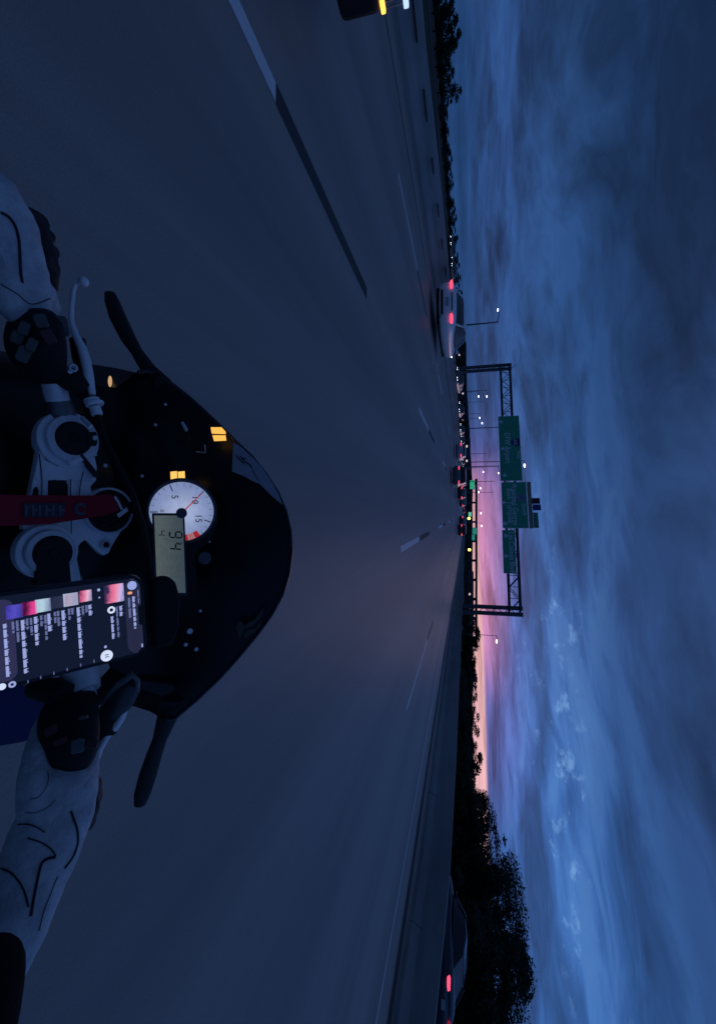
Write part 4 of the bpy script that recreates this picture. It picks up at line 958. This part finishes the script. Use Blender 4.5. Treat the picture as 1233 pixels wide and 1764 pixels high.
# outer shell of the nose: out and down from the rim to the lower fairing
sh = []
for k in range(6):
    s = k / 5
    row = []
    for i, p in enumerate(rim):
        q = V((rw.x + (p.x - rw.x) * 1.02, min(1.42, p.y + .34 * (1 - abs(2 * i / (len(rim) - 1) - 1) ** 2)), .55 - .0 * i))
        r_ = p.lerp(q, s); r_ += V((0, .05 * math.sin(math.pi * s), .0)); r_.z -= .004 + .02 * s
        row.append(r_)
    sh.append(row)
MB().rings(sh, closed=False, caps=False).build('upper_fairing', black_gloss, MC)
MB().prism([W(150, 626, .96), W(200, 634, .97), W(242, 643, .98), W(262, 650, .97), W(236, 664, .95), (W(206, 668, .95)), W(168, 666, .95)], V((0, .01, -.02))).build('carbon_panel', mat('carbon', (.02, .022, .026), .35, scale=300, var=.6, coat=.5), MC, smooth=False)
MB().sphere(W(190, 657, .945), .012, (1, .3, .35)).build('amber_reflex', glow('dim_amber', (1, .62, .3), .55), MC)  # amber reflex on the panel, its shine put in as a glow
# pale number panel with its dark marks, inside the screen edge
NF = Frame(W(440, 810, .955), -(ray(440, 810)).normalized())
MB().prism(outline(NF, [(402, 762), (415, 770), (432, 785), (452, 806), (468, 830), (480, 852), (487, 870), (470, 856), (448, 834), (436, 829), (420, 820), (400, 812)]), NF.n * .003).build('pale_panel', mat('pale_panel_paint', (.30, .31, .36), .5, emit=(.2, .22, .3), es=.0), MC, smooth=False)
for pts, r in (([(407, 785), (413, 791), (421, 799)], .0020), ([(414, 786), (419, 790), (424, 790)], .0018), ([(416, 789), (425, 797), (430, 800), (435, 806)], .0020), ([(435, 809), (440, 818), (446, 829)], .0009)):
    MB().tube(outline(NF, pts, .0035), r, 6, flat=.5).build('dark_mark', ink, MC)
OF = Frame(W(425, 1085, .955), -(ray(425, 1085)).normalized())
for k, pts in enumerate(([(407, 1080), (413, 1070), (424, 1078), (412, 1102)], [(420, 1078), (440, 1066), (455, 1045), (452, 1060), (438, 1078), (424, 1084)], [(424, 1088), (440, 1082), (452, 1066), (448, 1078), (436, 1092), (420, 1100)])):
    MB().prism(outline(OF, pts), OF.n * .002).build('screen_reflection', mat('olive_grey', (.05, .055, .045), .5), MC, smooth=False)  # reflections in the screen, put in as olive plates
# small fasteners and fittings glinting inside the cowl
for (px, py, t_, r) in ((268, 732, .9, .003), (245, 820, .88, .003), (336, 865, .86, .0015), (327, 1087, .9, .006), (320, 1110, .9, .004), (338, 1118, .9, .004), (182, 802, .86, .004), (268, 1105, .84, .003), (345, 1052, .9, .003), (285, 697, .92, .003), (361, 933, .87, .002)):
    MB().disc(W(px, py, t_), (0, -.7, .7), 0, r, .003, 10).build('fastener', silver_d, MC)
MB().tube([W(314, 728, .9), W(322, 742, .9)], .0035, 8).build('bracket_bar', silver_d, MC)
MB().tube([W(338, 778, .91), W(354, 780, .91), W(353, 766, .91)], .0012, 6).build('bracket_edge', silver_d, MC)
MB().tube([W(306, 755, .9), W(318, 762, .9), W(326, 755, .9)], .006, 8).build('wiring_hose', rubber, MC)
# mirrors on their stalks
for pts, rr_ in (([(190, 506, 1.02), (194, 520, 1.02), (204, 548, 1.02), (222, 584, 1.01), (236, 606, 1.0), (256, 636, .98), (282, 662, .96)], [.013, .018, .021, .019, .015, .019, .022]), ([(242, 1384, 1.02), (246, 1366, 1.02), (255, 1335, 1.02), (266, 1300, 1.01), (276, 1272, 1.0), (290, 1232, .98), (303, 1192, .96)], [.015, .021, .0225, .020, .018, .026, .032])):
    MB().tube([W(*q) for q in pts], rr_, 14, flat=.8).build('mirror', black_pl, MC)
# right side panels of the fairing
MB().prism([W(238, 1172, .93), W(300, 1180, .93), W(303, 1188, .93), W(282, 1200, .93), W(246, 1188, .93)], V((0, .02, -.02))).build('side_panel', mat('dull_navy', (.02, .028, .04), .5), MC, smooth=False)
MB().prism([W(-40, 1150, .98), W(60, 1190, .98), W(84, 1205, .98), W(92, 1235, .98), (W(86, 1262, .98)), W(40, 1278, .98), W(-40, 1292, .98)], V((0, .02, -.03)), inset=.004).build('side_panel', blue_m, MC, smooth=False)

# ------------------------------------------------------------------ phone on its holder
t0, t1_ = .50, .412
q0, q1, q2 = W(247, 987, t0), W(256, 1126, t0), (W(0, 1034, t1_) + W(0, 1201, t1_)) / 2
mid0 = (q0 + q1) / 2
pr = (q1 - q0).normalized(); pdn = (q2 - mid0).normalized(); pn = pdn.cross(pr).normalized()
if pn.dot(CC - mid0) < 0: pn = -pn
PF = Frame(mid0, pn, pr)         # u to the rider's right, v up the phone
pw = (q1 - q0).length; plen = pw * 2.12
if PF.u.dot(pdn) > 0: PFs = -1
else: PFs = 1
def rrect(u0, v0, u1, v1, r, w=0.0, n=5):
    pts = []
    for cx, cy, a in ((u1 - r, v1 - r, 0), (u0 + r, v1 - r, 90), (u0 + r, v0 + r, 180), (u1 - r, v0 + r, 270)):
        for k in range(n + 1):
            t = math.radians(a + 90 * k / n); pts.append(PF.p(cx + r * math.cos(t), cy + r * math.sin(t), w))
    return pts
PH = thing('smartphone', 'smartphone in a black case mounted on the handlebar showing a dark playlist screen', 'phone', PF.p(0, -plen / 2, 0))
cs = MB().prism(rrect(-pw / 2, -plen, pw / 2, 0, .014, -.012), PF.n * .012, inset=.0015).build('case', mat('phone_case', (.012, .014, .022), .35), PH)
scr_m = glow('screen_dark', srgb(15, 21, 40), 1.0, (.004, .004, .005))
sw = pw / 2 - .0042
scr = MB().prism(rrect(-sw, -plen + .004, sw, -.0045, .011, .0002), PF.n * .0006).build('screen', scr_m, PH, smooth=False)
def pxy(cx, cy): return PF.uv(cx / 4.567, 980 + cy / 4.567)
def bar(x0, y0, x1, y1, wpx, mt, nm='text_line', dash=True, w=.001):
    u0, v0 = pxy(x0, y0); u1, v1 = pxy(x1, y1); vm = (v0 + v1) / 2; h = wpx / 4.567 / FPX * .46
    mb = MB(); x = u0
    while x < u1:
        l = random.uniform(.004, .011) if dash else (u1 - u0)
        e = min(x + l, u1)
        mb.prism([PF.p(x, vm - h / 2, w), PF.p(e, vm - h / 2, w), PF.p(e, vm + h / 2, w), PF.p(x, vm + h / 2, w)], PF.n * .0001)
        if dash:     # broken tops so a row reads as small type
            xx = x
            while xx < e - .001:
                hh = random.choice((.25, .45, 0)) * h
                if hh: mb.prism([PF.p(xx, vm + h / 2, w), PF.p(xx + .0006, vm + h / 2, w), PF.p(xx + .0006, vm + h / 2 + hh, w), PF.p(xx, vm + h / 2 + hh, w)], PF.n * .0001)
                xx += .0014
        x = e + .0012
    mb.build(nm, mt, scr, smooth=False)
tx = glow('screen_text', srgb(150, 162, 215), 1.0); tx2 = glow('screen_text_dim', srgb(96, 104, 150), 1.0); tw = glow('screen_white', srgb(210, 222, 248), 1.0)
def prect(x0, y0, x1, y1, mt, nm, r=.0015, w=.0008):
    a = pxy(x0, (y0 + y1) / 2); b_ = pxy(x1, (y0 + y1) / 2); c = pxy((x0 + x1) / 2, y0); d = pxy((x0 + x1) / 2, y1)
    v0, v1 = sorted((a[1], b_[1])); u0, u1 = sorted((c[0], d[0]))
    return MB().prism(rrect(u0, v0, u1, v1, min(r, (u1 - u0) / 2.01, (v1 - v0) / 2.01), w), PF.n * .0001).build(nm, mt, scr, smooth=False)
uA, vA = pxy(985, 300)
MB().prism(rrect(-sw + .0002, vA, sw - .0002, -.0047, .0105, .0008), PF.n * .0001).build('header_band', glow('header_tone', srgb(36, 38, 62), 1.0), scr, smooth=False)
bar(1055, 215, 1055, 470, 17, tx, w=.0011); bar(1018, 225, 1018, 392, 16, tx2, w=.0011); bar(1086, 165, 1086, 270, 10, tx2, w=.0011)
u, v = pxy(1038, 130); MB().disc(PF.p(u, v, .0010), PF.n, 0, .0048, .0002, 20).build('avatar', glow('avatar_light', srgb(150, 165, 225), 1.0), scr)
prect(1002, 178, 1040, 200, glow('emoji_orange', srgb(235, 160, 120), 1.0), 'small_icon', w=.0011)
prect(1088, 280, 1130, 440, glow('island_black', (0, 0, 0), 0), 'camera_cutout', r=.006, w=.0013)
prect(1112, 585, 1124, 615, tx, 'menu_icon', w=.0011)
def art(cx, cy, s, cols, nm='album_cover'):
    u, v = pxy(cx, cy); hs_ = s / 4.567 / FPX * .46 / 2
    if len(cols) == 1: cols = cols * 2
    m = bpy.data.materials.new('cover_art'); m.use_nodes = True; t = m.node_tree; p = t.nodes['Principled BSDF']; b3 = NB(t)
    co = nd('ShaderNodeTexCoord', t).outputs['Generated']; x, y, z = b3.sep(co)
    nn = b3.noise(co, 3.5, 4, .6)
    f = b3.m('ADD', z, b3.m('MULTIPLY', b3.m('SUBTRACT', nn, .5), .35))
    c = b3.ramp(f, [(i / (len(cols) - 1), srgb(*cols[i])) for i in range(len(cols))])
    p.inputs['Base Color'].default_value = (.01, .01, .01, 1); t.links.new(c, p.inputs['Emission Color']); p.inputs['Emission Strength'].default_value = 1
    MB().prism([PF.p(u + a * hs_, v + b_ * hs_, .001) for a, b_ in ((-1, -1), (1, -1), (1, 1), (-1, 1))], PF.n * .0002).build(nm, m, scr, smooth=False)
art(897, 192, 148, [(20, 32, 66), (60, 40, 80), (222, 110, 150), (236, 140, 170), (198, 180, 230), (60, 110, 150)])
art(672, 212, 88, [(24, 30, 60), (214, 100, 140), (230, 180, 210), (80, 120, 160)])
art(557, 240, 98, [(170, 178, 205), (150, 155, 185)]); art(557, 242, 76, [(150, 90, 110), (200, 120, 120), (40, 50, 80)], 'album_cover')
bpy.data.objects[scr.children[-1].name].location += PF.n * .0004
art(447, 262, 88, [(32, 38, 62), (44, 50, 76)]); art(340, 286, 96, [(160, 198, 214), (176, 204, 220), (110, 118, 160)])
art(230, 310, 96, [(120, 20, 80), (60, 8, 50), (216, 60, 140), (224, 80, 150)]); art(115, 335, 98, [(52, 44, 150), (84, 76, 190), (50, 50, 140)])
for c, rows in ((0, [(708, 282, 365, 1), (680, 285, 342, 0), (652, 290, 370, 0)]), (1, [(626, 300, 700, 1), (570, 308, 358, 0), (545, 312, 400, 0)]), (2, [(502, 325, 560, 1), (460, 330, 448, 0), (434, 338, 425, 0)]), (3, [(388, 350, 490, 1), (362, 360, 558, 0), (326, 365, 450, 0)]), (4, [(286, 375, 600, 1), (248, 385, 520, 0), (216, 390, 475, 0)]), (5, [(190, 400, 822, 1), (140, 405, 575, 0), (104, 415, 505, 0)])):
    for (x, y0, y1, b_) in rows: 
        bar(x, y0, x, y1, 19 if b_ else 14, tx if b_ else tx2)
bar(950, 290, 950, 370, 19, tx); bar(925, 295, 925, 545, 13, tx2); bar(885, 372, 885, 550, 16, tx)
u, v = pxy(876, 322); MB().disc(PF.p(u, v, .001), PF.n, .0018, .0038, .0002, 20).build('ring_icon', tw, scr)
u, v = pxy(840, 682); MB().disc(PF.p(u, v, .001), PF.n, 0, .0058, .0002, 28).build('play_button', tw, scr)
for s_ in (-1, 1): MB().prism([PF.p(u + s_ * .0011 + a, v + b_, .0014) for a, b_ in ((-.0004, -.0018), (.0004, -.0018), (.0004, .0018), (-.0004, .0018))], PF.n * .0001).build('pause_mark', scr_m, scr, smooth=False)
for q in ((777, 165, 12), (782, 225, 7), (830, 612, 11)): prect(q[0] - q[2], q[1] - q[2], q[0] + q[2], q[1] + q[2], tx, 'small_icon')
for q in ((740, 725), (635, 755), (530, 790), (425, 820), (322, 852), (222, 885)): prect(q[0] - 4, q[1] - 12, q[0] + 4, q[1] + 12, tx2, 'row_menu_icon')
u0, v0 = pxy(65, 300); u1, v1 = pxy(-90, 300)
vl, vh = sorted((v0, v1)); MB().prism(rrect(-sw + .003, vl, sw - .003, vh + .004, .008, .0008), PF.n * .0001).build('player_bar', glow('player_tone', srgb(44, 44, 76), 1.0), scr, smooth=False)
bar(50, 430, 50, 850, 18, tx, w=.0011)
u, v = pxy(98, 907); MB().disc(PF.p(u, v, .001), PF.n, .0012, .003, .0002, 16).build('ring_icon', tx, scr)
u, v = pxy(18, 925); MB().disc(PF.p(u, v, .001), PF.n, 0, .003, .0002, 16).build('round_icon', tw, scr)
# holder: clamp head behind the phone and arm to the bars
hd = MB().prism(outline(Frame(W(285, 1060, .56), PF.n), [(262, 998), (290, 992), (304, 1002), (312, 1030), (310, 1080), (300, 1112), (268, 1118)]), -PF.n * .02, inset=0).build('phone_holder', rubber, MC, bevel=.004)
MB().tube([PF.p(0, -.05, -.02), W(200, 1080, .66), W(150, 1040, .76)], [.02, .014, .012], 12).build('phone_holder_arm', rubber, MC)

# ------------------------------------------------------------------ key and strap
KS = thing('key_strap', 'dark red woven key strap with a pale stitched panel across the silver clamp', 'strap', TF.at(120, 880, .02))
def ribbon(pts, mt, nm, par, w0, th=.0022):
    vs, fs = [], []
    n = len(pts)
    top = [TF.at(a, b_, w_ + w0) for (a, b_, w_, hw) in [(p[0], p[1] - p[3], p[2], 0) for p in pts]]; bot = [TF.at(p[0], p[1] + p[3], p[2] + w0) for p in pts]
    tk = TF.n * th
    rr = [[top[i], bot[i], bot[i] + tk, top[i] + tk] for i in range(n)]
    return MB().rings(rr).build(nm, mt, par)
spts = [(-30, 879, .040, 27), (0, 879, .036, 26), (40, 879, .030, 25), (80, 878, .026, 24), (105, 876, .024, 22), (130, 874, .027, 20), (150, 872, .032, 18), (168, 870, .038, 17), (182, 868, .040, 13), (192, 868, .038, 6)]
ribbon(spts, red_m, 'webbing', KS, 0)
ribbon([(28, 879, .0325, 12), (50, 879, .0295, 12), (75, 879, .0275, 12), (101, 878, .0250, 12)], mat('stitched_grey', (.05, .055, .075), .85, scale=300, var=.5, bump=.5), 'woven_panel', KS, .0016)
for k in range(6):
    ribbon([(31 + k * 12, 879, .0325 - k * .0012, 9), (35 + k * 12, 879, .0321 - k * .0012, 9)], mat('stitch_pale', (.11, .12, .15), .85), 'stitched_letter', KS, .0026, .001)
    if k % 2: ribbon([(35 + k * 12, 879, .0321 - k * .0012, 2), (41 + k * 12, 879, .0316 - k * .0012, 2)], mat('stitch_pale', (.11, .12, .15), .85), 'stitched_letter', KS, .0026, .001)
MB().disc(TF.at(128, 877, .0275), TF.n, rad(TF, 128, 877, 5), rad(TF, 128, 877, 11), .003, 20).build('eyelet', mat('eyelet_dark', (.06, .075, .10), .5), KS)
key = thing('ignition_key', 'ignition key with bright metal blade shoulder standing in the lock', 'key', TF.at(190, 882, .01))
MB().prism(outline(TF, [(186, 886), (203, 874), (206, 880), (190, 892)], .024), TF.n * .012).build('blade', steel, key, smooth=False)
MB().prism(outline(TF, [(196, 872), (216, 864), (224, 872), (222, 884), (206, 886)], .022), TF.n * .01, inset=.002).build('bow', black_gloss, key)
MB().tube(outline(TF, [(180, 856), (186, 866), (192, 878)], .043), .0022, 8).build('split_ring', silver_d, key)

# ------------------------------------------------------------------ rider
RD = thing('person', 'rider in black jacket and pale leather gloves with black piping holding both handlebars', 'person', (0, -.35, 0))
def skin(name, verts, edges, radii, mt, parent, root=0, sub=2, flat=None):
    me = bpy.data.meshes.new(name); me.from_pydata([tuple(v) for v in verts], edges, []); me.update()
    o = bpy.data.objects.new(name, me); C.objects.link(o)
    s = o.modifiers.new('skin', 'SKIN'); s.use_smooth_shade = True
    for i, r in enumerate(radii):
        sv = me.skin_vertices[0].data[i]; sv.radius = r if isinstance(r, tuple) else (r, r); sv.use_root = (i == root)
    b_ = o.modifiers.new('smooth', 'SUBSURF'); b_.levels = sub; b_.render_levels = sub
    me.materials.append(mt)
    bpy.context.view_layer.update()
    dg = bpy.context.evaluated_depsgraph_get()
    me2 = bpy.data.meshes.new_from_object(o.evaluated_get(dg)); me2.name = name
    bpy.data.objects.remove(o)
    if not me2.materials: me2.materials.append(mt)
    o = bpy.data.objects.new(name, me2); C.objects.link(o); me2.polygons.foreach_set('use_smooth', [True] * len(me2.polygons))
    if parent is not None: adopt(o, parent)
    return o
rc = V((rw.x, 0, 0))
# body: pelvis, spine, shoulders, elbows, wrists; legs to the pegs
wl_, wr_ = W(-70, 330, .60), W(-2, 1650, .52)
bv = [V((rc.x, -.55, .86)), V((rc.x, -.60, 1.03)), V((rc.x, -.60, 1.18)), V((rc.x, -.56, 1.30)),
      V((rc.x - .19, -.57, 1.22)), V((rc.x - .46, -.16, 1.0)), W(-110, 300, .58),
      V((rc.x + .19, -.57, 1.22)), V((rc.x + .46, -.12, 1.02)), W(-30, 1612, .485),
      V((rc.x - .14, -.5, .84)), V((rc.x - .26, .06, .66)), V((rc.x - .22, -.22, .34)),
      V((rc.x + .14, -.5, .84)), V((rc.x + .26, .06, .66)), V((rc.x + .22, -.22, .34)),
      V((rc.x - .23, -.08, .27)), V((rc.x + .23, -.08, .27)), W(-80, 1880, .40)]
be = [(0, 1), (1, 2), (2, 3), (2, 4), (4, 5), (5, 6), (2, 7), (7, 8), (8, 18), (18, 9), (0, 10), (10, 11), (11, 12), (0, 13), (13, 14), (14, 15), (12, 16), (15, 17)]
br = [(.15, .12), (.15, .12), (.16, .12), .07, .085, .058, .045, .085, .06, .047, .1, .07, .05, .1, .07, .05, .04, .04, .050]
skin('clothed_body', bv, be, br, jacket_m, RD)
hp = V((rc.x, -.56, 1.46))
MB().sphere(hp, .135, (1, 1.12, 1.12), 20, 14).build('helmet', mat('helmet_shell', (.02, .02, .022), .25, coat=.5), RD)
MB().sphere(hp + V((0, .035, .0)), .128, (.9, 1.0, .5), 18, 10).build('visor', black_gloss, RD)
# gloves
def blob(name, chains, mt, par, voxel=.0035):
    """one continuous surface fused from tapered limbs; a chain is [(px, py, t, half width, half thickness)]"""
    mb = MB()
    for ch in chains:
        pts = [W(*c[:3]) for c in ch]; n = len(pts); seg = 18; rr = []
        for i, p in enumerate(pts):
            d = (pts[min(i + 1, n - 1)] - pts[max(i - 1, 0)]).normalized()
            vdir = (CC - p).normalized(); a = (vdir - d * vdir.dot(d)).normalized(); b_ = d.cross(a)
            wd, th = ch[i][3], ch[i][4]
            R_ring = lambda q, sc: [q + b_ * (math.cos(2 * math.pi * k / seg) * wd * sc) + a * (math.sin(2 * math.pi * k / seg) * th * sc) for k in range(seg)]
            if i == 0:
                for e in (.95, .7, .35): rr.append(R_ring(p - d * (th * e), math.sqrt(1 - e * e)))
            rr.append(R_ring(p, 1))
            if i == n - 1:
                for e in (.35, .7, .95): rr.append(R_ring(p + d * (th * e), math.sqrt(1 - e * e)))
        mb.rings(rr)
    me = bpy.data.meshes.new(name); me.from_pydata([tuple(v) for v in mb.v], [], mb.f); me.update()
    o = bpy.data.objects.new(name, me); C.objects.link(o)
    r = o.modifiers.new('fuse', 'REMESH'); r.mode = 'VOXEL'; r.voxel_size = voxel; r.use_smooth_shade = True
    q = o.modifiers.new('soft', 'SMOOTH'); q.factor = .5; q.iterations = 5
    tx = bpy.data.textures.new(name + '_folds', 'CLOUDS'); tx.noise_scale = .03
    dsp = o.modifiers.new('folds', 'DISPLACE'); dsp.texture = tx; dsp.strength = .006; dsp.mid_level = .5; dsp.texture_coords = 'LOCAL'
    bpy.context.view_layer.update()
    me2 = bpy.data.meshes.new_from_object(o.evaluated_get(bpy.context.evaluated_depsgraph_get())); me2.name = name
    bpy.data.objects.remove(o); me2.materials.clear()
    return link(name, me2, mt, par, smooth=True)
gl = blob('glove', [
    [(-60, 330, .62, .052, .036), (-28, 352, .635, .052, .034), (4, 402, .655, .049, .032), (20, 452, .67, .044, .028), (36, 500, .685, .042, .026), (50, 534, .70, .032, .022)],
    [(50, 486, .69, .022, .02), (80, 508, .705, .0165, .016), (88, 530, .73, .014, .014), (76, 530, .755, .012, .012)],
    [(10, 490, .66, .026, .024), (22, 530, .67, .020, .019), (40, 556, .69, .015, .015)]], glove_m, RD)
kn = blob('knuckle_guard', [[(40, 376, .70, .016, .012), (56, 396, .705, .021, .014), (64, 424, .712, .024, .014), (76, 450, .72, .023, .013), (86, 478, .73, .016, .012), (90, 492, .74, .010, .010)]]
    + [[(a, b_, .712, .014, .014), (c, d, .732, .0135, .0135), (c - 6, d + 4, .762, .012, .012), (c - 30, d + 6, .775, .011, .011)] for (a, b_, c, d) in ((50, 372, 72, 384), (60, 398, 80, 408), (70, 424, 88, 436), (76, 450, 92, 466))], glove_b, gl, .003)
def onto(o, pts, r, mt, nm, par, lift=.001):
    """piping laid on the surface of mesh o along the given view points"""
    from mathutils.bvhtree import BVHTree
    me = o.data; bvh = BVHTree.FromPolygons([v.co for v in me.vertices], [p.vertices for p in me.polygons])
    out = []
    pp = []
    for i in range(len(pts) - 1):
        q = [V(pts[max(0, min(len(pts) - 1, j))]) for j in (i - 1, i, i + 1, i + 2)]
        for k in range(6):
            s = k / 6; c_ = .5 * (2 * q[1] + (q[2] - q[0]) * s + (2 * q[0] - 5 * q[1] + 4 * q[2] - q[3]) * s * s + (3 * q[1] - q[0] - 3 * q[2] + q[3]) * s ** 3)
            pp.append((c_[0], c_[1]))
    pp.append(pts[-1])
    for (a, b_) in pp:
        d = ray(a, b_).normalized(); h = bvh.ray_cast(CC, d)
        if h[0]: out.append(h[0] - d * lift)
    if len(out) > 1: MB().tube(out, r, 6).build(nm, mt, par)
onto(gl, [(2, 366), (16, 374), (27, 390), (33, 412), (35, 440), (36, 465), (39, 487)], .0019, seam_m, 'piping', gl)
onto(gl, [(2, 490), (30, 506), (55, 524), (88, 514)], .0007, seam_m, 'stitching', gl)
# right hand
gr_ = blob('glove', [
    [(-22, 1662, .535, .046, .036), (12, 1605, .55, .0465, .034), (45, 1532, .575, .0435, .032), (75, 1462, .60, .0475, .032), (99, 1402, .62, .0475, .030), (112, 1352, .635, .044, .027)],
    [(140, 1370, .65, .022, .020), (150, 1338, .665, .017, .016), (155, 1305, .685, .0135, .0135), (146, 1292, .71, .012, .012)],
    [(112, 1360, .64, .024, .020), (118, 1332, .655, .018, .017)],
    [(66, 1385, .61, .026, .024), (62, 1340, .62, .022, .020), (64, 1300, .635, .018, .017), (72, 1262, .66, .015, .014), (80, 1238, .68, .012, .011)]], glove_m, RD)
blob('knuckle_guard', [[(146, 1404, .645, .012, .012), (154, 1385, .65, .014, .013), (158, 1362, .655, .013, .012)]]
    + [[(a, b_, .648, .013, .013), (c, d, .672, .0125, .0125), (c - 4, d - 2, .70, .0115, .0115), (c - 26, d - 6, .72, .010, .010)] for (a, b_, c, d) in ((150, 1366, 160, 1352), (150, 1384, 163, 1372), (146, 1402, 159, 1394), (140, 1420, 152, 1414))], glove_b, gr_, .003)
onto(gr_, [(123, 1397), (128, 1412), (134, 1430), (135, 1448), (131, 1466), (124, 1480), (112, 1496)], .0013, seam_m, 'piping', gr_)
onto(gr_, [(54, 1578), (59, 1548), (66, 1512), (73, 1487), (84, 1479), (96, 1477)], .0016, seam_m, 'piping', gr_)
onto(gr_, [(97, 1475), (92, 1467), (84, 1459), (68, 1450), (48, 1444)], .0008, seam_m, 'piping', gr_)
onto(gr_, [(100, 1510), (88, 1540), (76, 1572), (68, 1604)], .0005, seam_m, 'stitching', gr_)
onto(gr_, [(2, 1496), (22, 1506), (40, 1530), (50, 1562)], .0010, seam_m, 'piping', gr_)
onto(gr_, [(30, 1421), (46, 1420), (62, 1424), (78, 1434)], .0007, seam_m, 'stitching', gr_)
onto(gr_, [(52, 1376), (66, 1374), (78, 1360), (84, 1344), (83, 1328)], .0004, seam_m, 'stitching', gr_)
onto(gr_, [(44, 1400), (62, 1400), (84, 1390), (96, 1378)], .0004, seam_m, 'stitching', gr_)
